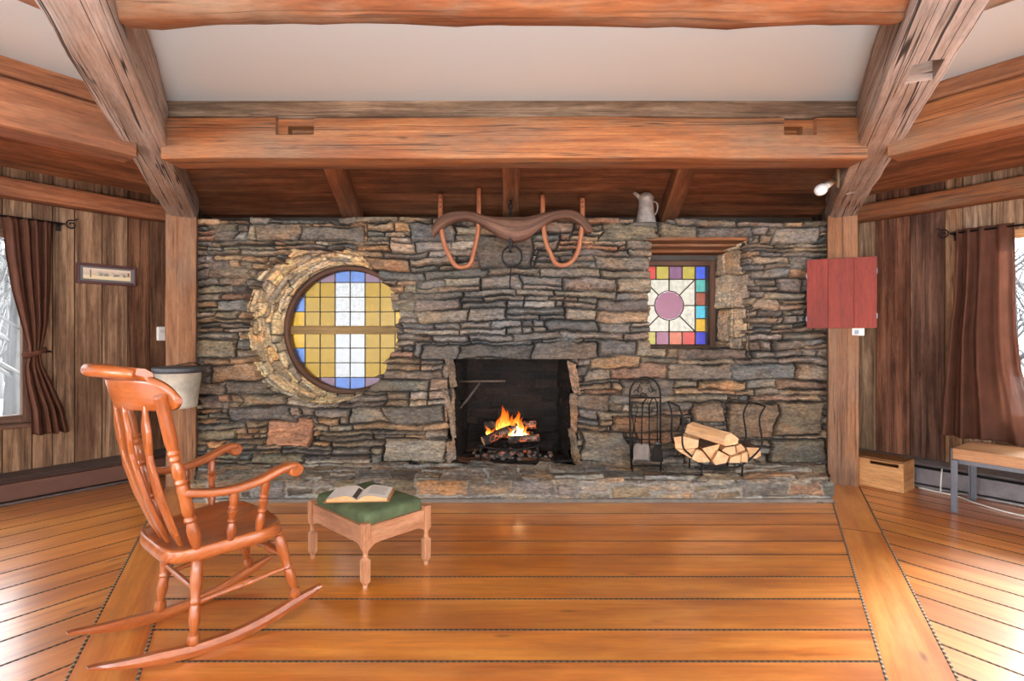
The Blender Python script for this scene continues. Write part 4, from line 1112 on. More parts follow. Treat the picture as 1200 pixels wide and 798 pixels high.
bot = [(508, 279), (514, 272), (524, 265), (536, 260), (548, 259), (560, 263), (572, 270), (586, 279), (600, 284), (616, 281.5), (630, 272), (642, 262), (655, 257), (667, 257), (678, 263), (687, 273), (693, 273)]
tp = curve_pts([L_(*p) for p in top], 4); bp = curve_pts([L_(*p) for p in bot], 4)
mb = MB(); n = 60; rings = []
def sample(P, t):
    x = t * (len(P) - 1); i = min(int(x), len(P) - 2); return P[i].lerp(P[i + 1], x - i)
for i in range(n + 1):
    a, b = sample(tp, i / n), sample(bp, i / n); c = (a + b) / 2; hv = (a - b) / 2; dp = .055 if 2 < i < n - 2 else .045
    rings.append([c + hv * (abs(sin(q)) ** .7 * (1 if sin(q) > 0 else -1)) + Vector((0, dp * (abs(cos(q)) ** .7) * (1 if cos(q) > 0 else -1), 0)) for q in [2 * pi * j / 16 for j in range(16)]])
mb.loft(rings, True, True); part('yoke_beam', mb, ykw, ye)
BOWS = []
for (xl, yl_, xr, yr, bx, by) in ((516, 228, 561, 221, 541, 313), (636, 229, 682.5, 232, 659, 311)):
    mb = MB(); w_ = (xr - xl) / 2
    pts = [(xl, yl_), (xl + .6, 262), (xl + 4, 284), (xl + 11, 301), (bx - 7, by - 2), (bx + 1, by), (bx + 10, by - 4), (xr - 6, 296), (xr - 1.5, 275), (xr, 255), (xr, yr)]
    mb.tube(curve_pts([L_(*p, -.0) for p in pts], 6), .0195, 10, flat=(1, 1)); BOWS.append(part('bow', mb, bww, ye))
ir = MB(); ir.tube([L_(600 + 11.5 * cos(a), 301 + 12 * sin(a), -.02) for a in [2 * pi * i / 28 for i in range(28)]], .0075, 8, loop=True, caps=False); part('ring', ir, M['iron'], ye)
ir = MB(); ir.box((.022, .13, .10), None, L_(598, 288, 0)); ir.tube([L_(598, 282, -.03), L_(598, 292, -.03)], .010, 8); part('staple', ir, M['iron'], ye)
ir = MB(); ir.tube(curve_pts([L_(599, 312, -.02), L_(598, 325, -.02), L_(597.5, 332, -.018), L_(598.5, 338, -.005)], 5), .006, 8); part('hook', ir, M['iron'], ye)
ir = MB(); ir.tube(curve_pts([L_(598, 256, -.01), L_(598, 246, -.01), L_(597, 242, -.01), L_(599, 238, -.01), L_(598, 235, 0)], 4), .008, 8); ir.tube([L_(598 + 2.2 * cos(a), 243 + 4 * sin(a), -.012) for a in [2 * pi * i / 14 for i in range(14)]], .005, 6, loop=True, caps=False); part('eye_bolt', ir, M['iron'], ye)
for px in (516.4, 682.3):
    for py in (232, 237.5, 243):
        mb = MB(); mb.tube([L_(px, py, -.021), L_(px, py, -.012)], .006, 8); part('peg_hole', mb, M['dark_gap'], BOWS[px > 600])

# ------------------------------------------------------------------ tin pitcher on top of the wall
tin = plain('old_tin', srgb(182, 178, 172), .5, metal=.3, var=.35, vscale=18, bump=.2, bscale=60)
pz = YW + .12; pe = empty('tin_pitcher', at(757, 262, pz), label='grey tin pitcher with a long spout standing on top of the stone wall', cat='pitcher')
u_ = pz / F
mb = MB(); prof = [(0, 11.5), (.5, 11.5), (2, 11.2), (14, 9.4), (24, 8.2), (28, 8.4), (28.5, 9), (29, 9.2), (32, 8.4), (35, 5.5), (36.5, 2.6), (37, .4)]
mb.loft([[(r * u_ * cos(2 * pi * j / 24), r * u_ * sin(2 * pi * j / 24), z * u_) for j in range(24)] for z, r in prof], True, True); mb.build('body', tin, pe)
mb = MB(); pth = [Vector((-6 * u_, 0, 30 * u_)), Vector((-10 * u_, 0, 33 * u_)), Vector((-14.5 * u_, -.0, 36.5 * u_))]; mb.tube(pth, [3.2 * u_, 2.4 * u_, 1.5 * u_], 12); mb.build('spout', tin, pe)
mb = MB(); mb.tube(curve_pts([(8 * u_, 0, 26 * u_), (12.5 * u_, 0, 24 * u_), (13.5 * u_, 0, 17 * u_), (10.5 * u_, 0, 10 * u_)], 6), .9 * u_, 8); mb.build('handle', tin, pe)
# flat stone under the pitcher
mb = MB(); bpz = pe.location.z
mb.loft([[(pe.location.x + .02 + q[0] * k, pz + .06 + q[1] * k, z) for q in rr(.34, .26, .05, 4)] for z, k in ((2.14, 1), (bpz - .012, 1.02), (bpz - .002, .97))], True, True, smooth=False)
tag(mb.build('cap_stone', plain('cap_stone', srgb(112, 104, 94), .9, var=.3, bump=.5, bscale=40)), 'flat cap stone of the wall under the tin pitcher', 'stone', kind='structure')

# ------------------------------------------------------------------ spot lamp on the right beam
le_p = radp(1, 5.1, 2.31) + Vector((-cos(AL / 2), sin(AL / 2), 0)) * .10
nrm = Vector((-cos(AL / 2), sin(AL / 2), 0)); tng = Vector((sin(AL / 2), cos(AL / 2), 0))
le = empty('spot_lamp', le_p, label='small white spot lamp with bare bulb on the right beam', cat='lamp')
brass = plain('cream_metal', srgb(206, 186, 150), .4, metal=.3)
def disc(c, ax, prof, mat, nm, parent):
    ax = ax.normalized(); x = ax.orthogonal().normalized(); y = ax.cross(x); mb = MB()
    mb.loft([[c + ax * h + x * (r * cos(2 * pi * j / 24)) + y * (r * sin(2 * pi * j / 24)) for j in range(24)] for h, r in prof], True, True); return mb.build(nm, mat, parent)
disc(Vector(), nrm, [(-.004, .062), (.012, .062), (.020, .055), (.022, .01)], brass, 'base', le)
arm = at(961.5, 222.5, le_p.y - .17) - le_p; ad = (arm - nrm * .02).normalized(); aL = (arm - nrm * .02).length
sck = disc(nrm * .02, ad, [(0, .009), (aL * .28, .009), (aL * .30, .020), (aL * .72, .022), (aL * .74, .02)], M['white_plastic'], 'socket', le)
bulb = NT('white_bulb'); bm_ = bulb.surf(bulb.n('BsdfPrincipled', i_Base_Color=(.9, .9, .9, 1), i_Roughness=.15))
disc(nrm * .02, ad, [(aL * .70, .017), (aL * .78, .022), (aL * .88, .034), (aL * .97, .039), (aL * 1.06, .034), (aL * 1.12, .02), (aL * 1.14, .003)], bm_, 'bulb', sck)

# ------------------------------------------------------------------ red panel, switches
red = wood('red_paint', srgb(116, 42, 30), srgb(136, 50, 36), srgb(150, 62, 46), sx=1.2, sy=14, rough=.6, bump=.15)
PM = Matrix.Identity(4); tg = Vector((cos(AL / 2), -sin(AL / 2), 0)); ng = Vector((sin(AL / 2), cos(AL / 2), 0))
PM.col[0][:3] = tg; PM.col[1][:3] = ng; PM.col[2][:3] = (0, 0, 1); PM.col[3][:3] = radp(1, 6.03, 1.59) - tg * .02
re_ = empty('red_panel', M=PM, label='square dark red wooden panel hung on the right post', cat='panel')
mb = MB()
for i, (a, b) in enumerate(((-.245, -.09), (-.09, .09), (.09, .245))): mb.box((b - a - .0008, .022, .575), None, ((a + b) / 2, -.035, 0), grain=2, bev=.0015, tint=(1, .96 + .04 * (i % 2), .96 + .04 * (i % 2)))
mb.build('board', red, re_)
for z in (-.2, .2):
    mb = MB(); mb.box((.44, .022, .06), None, (0, -.012, z), bev=.003); mb.build('batten', M['post'], re_)
for x, z in ((.247, -.19), (.247, .17), (-.247, -.21), (-.247, .15)):
    mb = MB(); mb.box((.006, .026, .04), None, (x, -.033, z)); mb.build('hinge', M['grey_metal'], re_)
mb = MB(); mb.box((.085, .03, .125), None, (0, 0, 0), bev=.008)
s_, z_ = on(190, 391, -1, RW - .02); o = mb.build('thermostat', M['white_plastic'], None, sec_matrix(-1, s_, RW - .018, z_)); tag(o, 'white wall thermostat beside the left post', 'thermostat')
c3 = MB(); c3.box((.05, .006, .03), None, (0, -.017, .02), bev=.002); c3.build('dial_cover', plain('offwhite', srgb(222, 216, 204), .4), o)
mb = MB(); mb.box((.09, .05, .07), None, (0, 0, 0), bev=.006)
o = mb.build('outlet_box', M['white_plastic'], None, PM @ Matrix.Translation((.125, .04, -.315))); tag(o, 'small white outlet box just under the red panel', 'outlet box')
mb = MB(); mb.box((.03, .004, .035), None, (-.01, -.027, -.005)); mb.build('socket', M['grey_metal'], o)
# support arm from the box to the post so that it is carried
# ------------------------------------------------------------------ framed picture
k = -1; R_ = RW - .012
(sa, za), (sb, zb_) = on(89, 307.5, k, R_), on(160, 337, k, R_)
pe_ = empty('picture_frame', M=sec_matrix(k, (sa + sb) / 2, R_, (za + zb_) / 2 + .005), label='long narrow framed landscape print on the left barn-board wall', cat='picture')
w_, h_ = sb - sa, .168
fm = plain('frame_mahogany', srgb(82, 44, 42), .35, coat=.3)
mb = MB()
for x in (-1, 1): mb.box((.024, .026, h_), None, (x * (w_ / 2 - .012), 0, 0), grain=2, bev=.005)
for z in (-1, 1): mb.box((w_ - .04, .026, .024), None, (0, 0, z * (h_ / 2 - .012)), bev=.005)
mb.build('frame', fm, pe_)
mb = MB(); mb.box((w_ - .04, .008, h_ - .04), None, (0, .003, 0)); mb.build('mat_board', plain('grey_mat', srgb(112, 112, 110), .8), pe_)
def print_mat():
    t = NT('landscape_print'); co = t.n('TexCoord'); sp = t.n('SeparateXYZ', i_0=(co, 'Generated'))
    sky = t.ramp(sp.outputs[2], [(0, srgb(226, 206, 160)), (.30, srgb(232, 218, 178)), (.38, srgb(206, 190, 160)), (1, srgb(222, 204, 182))])
    mp = t.n('Mapping', i_Vector=(co, 'Generated'), i_Scale=(6, 1, 1.6)); g = t.n('TexNoise', i_Vector=mp, i_Scale=1.6, i_Detail=5)
    band = t.math('MULTIPLY', t.ramp(sp.outputs[2], [(.30, 0.), (.36, 1.), (.55, .7), (.8, 0.)]), t.ramp(g, [(.42, 0.), (.55, 1.)]))
    band = t.math('MULTIPLY', band, t.ramp(sp.outputs[0], [(.22, 0.), (.32, 1.), (.86, 1.), (.92, .2)]))
    c = t.mix(sky, srgb(118, 112, 112), band)
    tx = t.math('ABSOLUTE', t.math('SUBTRACT', sp.outputs[0], .15)); tre = t.math('MULTIPLY', t.ramp(tx, [(.008, 1.), (.016, 0.)]), t.ramp(sp.outputs[2], [(.12, 0.), (.16, 1.), (.84, 1.), (.9, 0.)]))
    c = t.mix(c, srgb(104, 84, 62), tre)
    rx = t.math('ABSOLUTE', t.math('SUBTRACT', sp.outputs[0], .95)); rdm = t.math('MULTIPLY', t.ramp(rx, [(.015, 1.), (.025, 0.)]), t.ramp(sp.outputs[2], [(.4, 0.), (.45, 1.), (.75, 1.), (.8, 0.)]))
    c = t.mix(c, srgb(150, 80, 56), rdm)
    return t.surf(t.n('BsdfPrincipled', i_Base_Color=c, i_Roughness=.35))
mb = MB(); mb.box((w_ - .09, .004, h_ - .08), None, (0, -.003, .002)); mb.build('print', print_mat(), pe_)

# ------------------------------------------------------------------ curtains and rods
def cloth_mat(name, c, trans):
    t = NT(name); uv = t.n('UVMap', uv_map='UV'); mp = t.n('Mapping', i_Vector=uv, i_Scale=(160, 160, 1)); ch_ = t.n('TexChecker', i_Vector=mp, i_Scale=1.0, i_Color1=(1, 1, 1, 1), i_Color2=(.78, .76, .75, 1))
    g = t.n('TexNoise', i_Vector=uv, i_Scale=8.0, i_Detail=4.0); f = t.ramp(g, [(.3, .85), (.7, 1.1)])
    col = t.mix(t.mix(c, ch_, 1., 'MULTIPLY'), f, 1., 'MULTIPLY')
    d = t.n('BsdfPrincipled', i_Base_Color=col, i_Roughness=.9); d.inputs['Specular IOR Level'].default_value = .15
    tr = t.n('BsdfTranslucent', i_Color=col); tp_ = t.n('BsdfTransparent', i_Color=(.85, .8, .78, 1))
    m1 = t.n('MixShader', i_0=trans, i_1=d, i_2=tr); m2 = t.n('MixShader', i_0=trans * .3, i_1=m1, i_2=tp_)
    return t.surf(m2)
cloth = cloth_mat('brown_curtain', srgb(114, 76, 60), .25); sheer = cloth_mat('brown_sheer_curtain', srgb(150, 106, 88), .6)
def curtain(name, k, R0_, rows, nf, mat, lb, amp=.028, seed=1, folds=None):
    """rows: (z, s_left, s_right, fold depth factor)"""
    mb = MB(); NU, rings = 120, []; zs = [r[0] for r in rows]; NZ = 60
    for i in range(NZ + 1):
        z = lerp(rows[0][0], rows[-1][0], i / NZ)
        tab = lambda c: interp([(-r[0], r[c]) for r in rows], -z)
        a, b, f = tab(1), tab(2), tab(3); ring = []
        for j in range(NU + 1):
            u = j / NU; w = u * nf * 2 * pi + 1.1 * sin(u * 7 + seed) + .6 * noise.noise(Vector((u * 3, z * .8, seed)))
            dep = amp * f * (sin(w) + .35 * sin(2.3 * w + seed)); 
            ring.append(SP(k, lerp(a, b, u), R0_ + dep, z + .006 * sin(w * .7) * (1 if i == NZ else 0)))
        rings.append(ring)
    mb.loft(rings, False, False); o = mb.build(name, mat)
    md = o.modifiers.new('thick', 'SOLIDIFY'); md.thickness = .002
    return tag(o, lb, 'curtain')
RC = 5.825
def sz(px, py, k): return on(px, py, k, RC)
rows = []
for (y, xl, xr, f) in ((257, 1, 62, .55), (266, 3, 62, .9), (300, 7, 61, 1.0), (340, 14, 60, 1.0), (380, 25, 57, .75), (405, 32, 51, .5), (415, 33, 48, .42), (428, 29, 51, .5), (450, 30, 62, .8), (480, 36, 76, 1.0), (508, 37, 83, 1.0)):
    (s0, z0), (s1, z1_) = sz(xl, y, -1), sz(xr, y, -1); rows.append(((z0 + z1_) / 2, s0, s1, f))
lc = curtain('curtain', -1, RC, rows, 4.2, cloth, 'brown curtain tied back in the middle at the left window', .03, 2)
tb = MB(); s0, z0 = sz(40.5, 413, -1)
tb.tube([SP(-1, s0 + .062 * cos(a), RC + .045 * sin(a), z0 - .004 + .02 * cos(a)) for a in [2 * pi * i / 24 for i in range(24)]], .022, 8, flat=(.35, 1), loop=True, caps=False)
tbo = tb.build('tieback', cloth, lc)
tb = MB(); tb.tube([SP(-1, s0 + .06, RC, z0), SP(-1, s0 + .10, RC + .05, z0 + .005), SP(-1, s0 + .115, RC + .09, z0)], .008, 8); tb.build('tieback_hook', M['iron'], tbo)
rows = []
for (y, xl, xr, f) in ((265, 1121, 1189, .4), (272, 1121, 1190, .8), (300, 1119, 1190, 1.0), (350, 1114, 1192, 1.1), (400, 1111, 1198, 1.1), (460, 1107, 1212, 1.2), (512, 1105, 1222, 1.2)):
    (s0, z0), (s1, z1_) = sz(xl, y, 1), sz(xr, y, 1); rows.append(((z0 + z1_) / 2, s0, s1, f))
rows = [(lerp(rows[0][0], sz(1105, 510, 1)[1], i / 6), r[1], r[2], r[3]) for i, r in enumerate(rows)]
rcu = curtain('curtain', 1, RC, rows, 3.6, sheer, 'sheer brown curtain hanging straight at the right window', .03, 5)
for k, p, q, far, lb in ((-1, 72, 82, -.3, 'black iron curtain rod with scroll end above the left window'), (1, 1117, 1098, .3, 'black iron curtain rod with scroll end above the right window')):
    py = 263.5 if k < 0 else 272; s0, z0 = sz(p, py, k); s1, _ = sz(q, py, k)
    z0 = (rows[0][0] - .025) if k > 0 else z0 + .01
    e = empty('curtain_rod', SP(k, s0, RC, z0), label=lb, cat='curtain rod'); iv = Matrix.Translation(-SP(k, s0, RC, z0))
    dsg = -1 if k < 0 else 1
    mb = MB(); mb.tube([iv @ SP(k, s0, RC, z0), iv @ SP(k, s0 + dsg * 2.1, RC, z0)], .008, 8); rod_ = mb.build('rod', M['iron'], e)
    mb = MB(); sp = []
    for i in range(26):
        a = i / 25 * 2.6 * pi; r = .012 + .026 * i / 25
        sp.append(iv @ SP(k, s0 - dsg * (.062 - r * cos(a) * 1.0), RC, z0 + r * sin(a)))
    mb.tube([iv @ SP(k, s0, RC, z0), iv @ SP(k, s0 - dsg * .02, RC, z0)] , .007, 8); mb.tube(sp, .0055, 8); mb.tube([sp[-1], sp[-1] + (SP(k, -dsg * .03, 0, .018) - SP(k, 0, 0, 0))], .005, 8); mb.build('scroll_finial', M['iron'], rod_)
    mb = MB(); mb.tube([iv @ SP(k, s0 - dsg * .006, RC, z0), iv @ SP(k, s0 - dsg * .006, RW, z0 - .01)], .006, 8); mb.box((.03, .008, .07), iv @ sec_matrix(k, s0 - dsg * .006, RW - .002, z0 - .01)); mb.build('bracket', M['iron'], e)

# ------------------------------------------------------------------ sap bucket on the left post
galv = plain('galvanised', srgb(206, 202, 186), .42, metal=.3, var=.3, vscale=9, bump=.1, bscale=40)
lidm = plain('dull_lid', srgb(92, 94, 98), .5, metal=.5, var=.3)
bc = radp(-1, 5.85, 0); be = empty('sap_bucket', (bc.x, bc.y, .67), label='galvanised metal bucket with a dark lid hung on the left post', cat='bucket')
def lathe(prof, n=32): 
    mb = MB(); mb.loft([[(r * cos(2 * pi * j / n), r * sin(2 * pi * j / n), z) for j in range(n)] for z, r in prof], True, True); return mb
mb = lathe([(0, .01), (0, .128), (.004, .132), (.02, .133), (.285, .164), (.292, .168), (.298, .168), (.298, .160), (.05, .128), (.05, .01)]); pail = mb.build('pail', galv, be)
mb = lathe([(.278, .176), (.280, .180), (.318, .180), (.322, .176), (.330, .10), (.334, .02), (.334, .002)]); mb.build('lid', lidm, be)
mb = MB(); mb.tube(curve_pts([(-.15, .06, .31), (-.05, .17, .34), (.03, .18, .345), (.14, .09, .31)], 5), .004, 6); mb.build('hanging_wire', M['iron'], be)
mb = MB(); mb.box((.003, .006, .26), Matrix.Rotation(rad(0), 4, 'Z'), (0.005, -.149, .15), taper=lambda p: None); mb.build('seam', lidm, pail)
hk = radp(-1, 5.94, 1.0)

# ------------------------------------------------------------------ bench
btop = wood('bench_top', srgb(166, 112, 70), srgb(200, 148, 102), srgb(222, 178, 136), sx=1.2, sy=30, rough=.35, coat=.2)
BM = sec_matrix(1, -1.3, 5.50, 0); bn = empty('bench', M=BM, label='low bench with thick wooden top and grey angle-iron legs by the right wall', cat='bench')
BL, BW = 1.42, .44
mb = MB()
for i in range(3): mb.box((BL, BW / 3 - .001, .075), None, (.01, -BW / 2 + BW / 3 * (i + .5), .4125), bev=.004, tint=(1 + .05 * (i - 1),) * 3)
mb.build('bench_top', btop, bn)
for x in (-1, 1):
    for y in (-1, 1):
        mb = MB(); cx, cy = x * (BL / 2 - .0), y * (BW / 2 - .012)
        mb.box((.006, .036, .45), None, (cx - .004 + .01, cy, .225), bev=.001); mb.box((.036, .006, .37), None, (cx - x * .014 + .01, cy - y * .0 + y * .016, .187), bev=.001)
        mb.tube([(cx + .004 - .004 * x + .004, cy, .42), (cx + x * .006 + .008, cy, .42)], .008, 8); mb.build('leg', M['grey_metal'], bn)
for y in (-1, 1):
    mb = MB(); mb.box((BL, .006, .03), None, (.01, y * (BW / 2 - .03), .358)); mb.build('rail', M['grey_metal'], bn)

# ------------------------------------------------------------------ wooden crate
cw_ = wood('crate_wood', srgb(166, 112, 64), srgb(204, 150, 96), srgb(222, 176, 124), sx=1.2, sy=20, rough=.6, knots=.5, bump=.2, stains=srgb(110, 66, 34), stain=.4)
ce = empty('wooden_crate', M=sec_matrix(1, -2.545, 5.62, 0), label='low pine wood crate with a hand slot in the corner by the right post', cat='crate')
W_, D_, H_ = .37, .23, .232
mb = MB(); mb.box((W_, .016, .195), None, (0, -D_ / 2, .10), bev=.003)
mb.box((W_ * .38, .016, .036), None, (-W_ * .31, -D_ / 2, .215), bev=.002); mb.box((.03, .016, .036), None, (W_ / 2 - .015, -D_ / 2, .215), bev=.002); mb.box((W_ * .55, .016, .012), None, (W_ * .14, -D_ / 2, .227), bev=.002); mb.build('front_board', cw_, ce)
mb = MB(); mb.box((W_, .016, H_), None, (0, D_ / 2, H_ / 2), bev=.003); mb.build('back_board', cw_, ce)
for x in (-1, 1):
    mb = MB(); mb.box((.016, D_ - .02, H_), None, (x * (W_ / 2 - .008), 0, H_ / 2), grain=1, bev=.003, tint=(.75, .7, .65)); mb.build('end_board', cw_, ce)
mb = MB(); mb.box((W_ - .02, D_ - .02, .012), None, (0, 0, .012)); mb.build('bottom_board', cw_, ce)
mb = MB(); mb.box((W_ + .004, D_ * .9, .012), None, (-.002, .01, H_ + .006), bev=.003, tint=(.6, .55, .5)); mb.build('lid', cw_, ce)

# ------------------------------------------------------------------ fireplace tools
TY = 4.33
tl = lambda px, py, y=TY: at(px, py, y)
te = empty('fireplace_tool_stand', (tl(757, 550).x, TY, ZH), label='black wrought-iron arched stand for fireplace tools left of the log rack', cat='tool stand')
iv = Matrix.Translation(-te.location)
mb = MB(); arch = [(740, 553), (739, 520), (738, 480), (738, 464)] + [(756 - 18 * cos(a), 462 - 20 * sin(a)) for a in [pi * i / 12 for i in range(1, 12)]] + [(774, 464), (774, 480), (774, 520), (775, 548), (783, 558)]
mb.tube([iv @ tl(*p) for p in arch], .0085, 8); mb.build('arch_frame', M['iron'], te)
for a, b in (((738, 466), (774, 466)), ((739, 515), (775, 515)), ((740, 546), (776, 546))):
    mb = MB(); mb.tube([iv @ tl(*a), iv @ tl(*b)], .006, 8); mb.build('cross_bar', M['iron'], te)
for px in (741, 774):
    mb = MB(); mb.tube([iv @ tl(px, 548, TY - .10) * 1 + Vector((0, 0, -(tl(px, 548, TY - .10).z - ZH) + .01)), iv @ tl(px, 546), iv @ tl(px, 548, TY + .1) + Vector((0, 0, -(tl(px, 548, TY + .1).z - ZH) + .01))], .007, 8); mb.build('foot', M['iron'], te)
mb = MB()
for sg in (-1, 1):
    mb.tube([iv @ tl(756 + sg * (1 + 13 * t + 2 * sin(t * 6)), 450 + 11 * t - 3 * sin(t * 9)) for t in [i / 14 for i in range(15)]], .004, 6)
    mb.tube([iv @ tl(756 + sg * (7 + 4.0 * cos(a) * (1 - a / 14)), 456 + 4.0 * sin(a) * (1 - a / 14)) for a in [i * .5 for i in range(16)]], .0035, 6)
mb.build('scrollwork', M['iron'], te)
def tool(name, lb, cat, fn, dy=-.035):
    e = empty(name, te.location + Vector((0, dy, 0)), label=lb, cat=cat); fn(e); return e
T_ = lambda px, py: iv @ tl(px, py)
def shovel(e):
    mb = MB(); mb.tube([T_(752, 470), T_(751, 490), T_(750.5, 520)], .005, 8); mb.build('shaft', M['iron'], e)
    mb = MB(); mb.tube(curve_pts([T_(752, 472), T_(757, 464), T_(751, 460), T_(748, 466)], 5), .005, 8); mb.build('hook_handle', M['iron'], e)
    c = T_(750, 529); mb = MB(); rings = []
    for i in range(7):
        z = c.z + .075 - .155 * i / 6; w = .055 + .012 * min(1, i / 2); cv = .03 * (1 - i / 6)
        rings.append([(c.x - w, c.y - .015, z), (c.x - w * .6, c.y + .004, z), (c.x + w * .6, c.y + .004, z), (c.x + w, c.y - .015, z), (c.x + w, c.y - .018, z), (c.x + w * .6, c.y, z), (c.x - w * .6, c.y, z), (c.x - w, c.y - .018, z)])
    mb.loft(rings, True, True); mb.build('pan', plain('worn_steel', srgb(120, 108, 100), .45, metal=.6, var=.3), e)
tool('ash_shovel', 'iron ash shovel with a broad worn pan hanging in the tool stand', 'shovel', shovel)
def poker(e):
    mb = MB(); mb.tube([T_(762, 474), T_(762, 500), T_(762, 540)], .0055, 8); sh = mb.build('shaft', M['iron'], e)
    mb = MB(); mb.tube(curve_pts([T_(762, 476), T_(764, 470), T_(767, 467), T_(770, 470), T_(771, 478)], 5), .005, 8); mb.build('hook_handle', M['iron'], e)
    mb = MB(); mb.tube([T_(762, 532), T_(759.5, 536), T_(758.5, 540)], [.005, .004, .002], 8); mb.build('barb', M['iron'], sh)
tool('fire_poker', 'thin black fire poker hanging in the middle of the tool stand', 'poker', poker, .03)
def brush(e):
    mb = MB(); mb.tube([T_(769, 470), T_(769, 524)], .0055, 8); mb.build('shaft', M['iron'], e)
    mb = MB(); c = T_(769, 522); mb.loft([[(c.x + r * cos(2 * pi * j / 14), c.y + r * .6 * sin(2 * pi * j / 14), c.z + h) for j in range(14)] for h, r in ((.02, .012), (0, .026), (-.02, .034), (-.07, .044), (-.12, .048))], True, True); mb.build('bristles', plain('black_bristle', srgb(34, 28, 26), .95, bump=.8, bscale=160), e)
    mb = MB(); c = T_(769, 518); mb.loft([[(c.x + r * cos(2 * pi * j / 14), c.y + r * .6 * sin(2 * pi * j / 14), c.z + h) for j in range(14)] for h, r in ((.012, .006), (.008, .016), (-.012, .027))], True, True); mb.build('ferrule', M['grey_metal'], e)
tool('hearth_brush', 'black-bristled hearth brush hanging at the right of the tool stand', 'brush', brush)
def tong(e):
    for s in (-1, 1):
        mb = MB(); mb.tube(curve_pts([T_(744 + s * .3, 500), T_(744 + s * 2.5, 486), T_(744.5 + s * 3.5, 478), T_(744 + s * 1, 473)], 5), .004, 8); mb.tube([T_(744 + s * .3, 500), T_(744 + s * 1.5, 516), T_(744 + s * 2, 538)], .004, 8); mb.build('tong_arm', M['iron'], e)
tool('fire_tongs', 'thin black fire tongs hanging at the left of the tool stand', 'tongs', tong, .03)

# ------------------------------------------------------------------ log rack and split logs
YN, YF_ = 4.10, 4.38
lr_ = empty('log_rack', (at(835, 545, 4.24).x, 4.24, ZH), label='black iron log rack with tall bent ends holding split firewood', cat='log rack'); iv2 = Matrix.Translation(-lr_.location)
g_ = lambda px, py, Y: iv2 @ at(px, py, Y)
near = [(796, 476), (800, 500), (800, 510), (800.5, 548)]
XL, XR = at(800, 500, YN).x, at(893, 500, YN).x
def U_frame(Y):
    zt = 1.25 - 84 * YN / F; P = [(XL - .03, zt), (XL, zt - .10), (XL + .0, zt - .30), (XL + .05, zt - .37), (XL + .17, .235), (XL + .27, .222), (XR - .27, .222), (XR - .17, .232), (XR - .05, zt - .37), (XR, zt - .28), (XR - .02, zt - .10), (XR + .025, zt)]
    return [iv2 @ Vector((x, Y, z)) for x, z in curve_pts([(p[0], p[1], 0) for p in P], 5) and [(q.x, q.y) for q in curve_pts([(p[0], p[1], 0) for p in P], 5)]]
for Y in (YN, YF_):
    mb = MB(); mb.tube(U_frame(Y), .0075, 8); mb.build('end_hoop', M['iron'], lr_)
    for x in (XL + .15, XR - .15, ):
        mb = MB(); mb.tube([iv2 @ Vector((x, Y, .24)), iv2 @ Vector((x - .005, Y, ZH))], .0075, 8); mb.build('leg', M['iron'], lr_)
zt = 1.25 - 84 * YN / F
for x, z in ((XL - .03, zt), (XR + .025, zt), (XL + .15, .236), (XR - .15, .230)):
    mb = MB(); mb.tube([iv2 @ Vector((x, YN, z)), iv2 @ Vector((x, YF_, z))], .0065, 8); mb.build('side_bar', M['iron'], lr_)
mb = MB(); mb.tube([iv2 @ Vector((XL - .16, YN, ZH + .012)), iv2 @ Vector((XL + .16, YN, ZH + .012))], .005, 8); mb.build('floor_bar', M['iron'], lr_)
lend = wood('split_log_end', srgb(206, 156, 108), srgb(228, 182, 134), srgb(240, 204, 162), sx=8, sy=8, rough=.8, bump=.2); lside = wood('split_log_face', srgb(200, 148, 100), srgb(224, 178, 130), srgb(238, 202, 160), sx=1.5, sy=30, rough=.8, bump=.3); lbark = wood('log_bark', srgb(66, 48, 36), srgb(98, 74, 54), srgb(128, 100, 76), sx=6, sy=20, rough=.9, bump=.8)
ZG = lambda x, y: (770 + x / 7.98, 470 + y / 7.98)
LG = [([(150, 335), (235, 325), (395, 365), (388, 438), (270, 452), (170, 445)], 4.10, (.05, .13, .0), 'pale split log at the upper left of the firewood pile', [0]),
      ([(172, 448), (270, 455), (362, 441), (318, 540), (262, 505)], 4.11, (.03, .2, .0), 'wedge of split log under the upper left log of the pile', [4]),
      ([(322, 542), (372, 452), (430, 470), (505, 570), (385, 576)], 4.08, (.0, .30, 0), 'split log at the bottom left of the firewood pile', []),
      ([(420, 442), (595, 395), (560, 472), (510, 558), (465, 500)], 4.12, (-.03, .28, .03), 'orange-tinted split log second from the left in the middle row', [0]),
      ([(516, 562), (572, 463), (677, 515), (652, 580), (548, 602)], 4.07, (.01, .30, 0), 'split log at the bottom middle of the firewood pile', []),
      ([(640, 322), (690, 296), (772, 352), (757, 402), (640, 425), (610, 408)], 4.06, (-.21, .24, .045), 'long split log lying crosswise on top of the firewood pile', []),
      ([(600, 462), (640, 430), (728, 420), (740, 490), (690, 512)], 4.13, (.01, .27, 0), 'split log under the crosswise top log in the pile', [1]),
      ([(738, 420), (785, 400), (832, 452), (800, 468), (748, 488)], 4.13, (.02, .27, .0), 'small wedge log at the right of the middle row', []),
      ([(672, 580), (682, 528), (788, 496), (780, 580)], 4.08, (.0, .30, 0), 'split log at the bottom right of the middle of the pile', []),
      ([(792, 492), (852, 470), (852, 576), (786, 572)], 4.09, (.02, .29, .0), 'upright split log at the bottom right of the pile', [1]),
      ([(835, 432), (965, 436), (972, 508), (922, 540), (868, 530)], 4.16, (.02, .25, .0), 'squarish split log at the far right end of the pile', [0])]
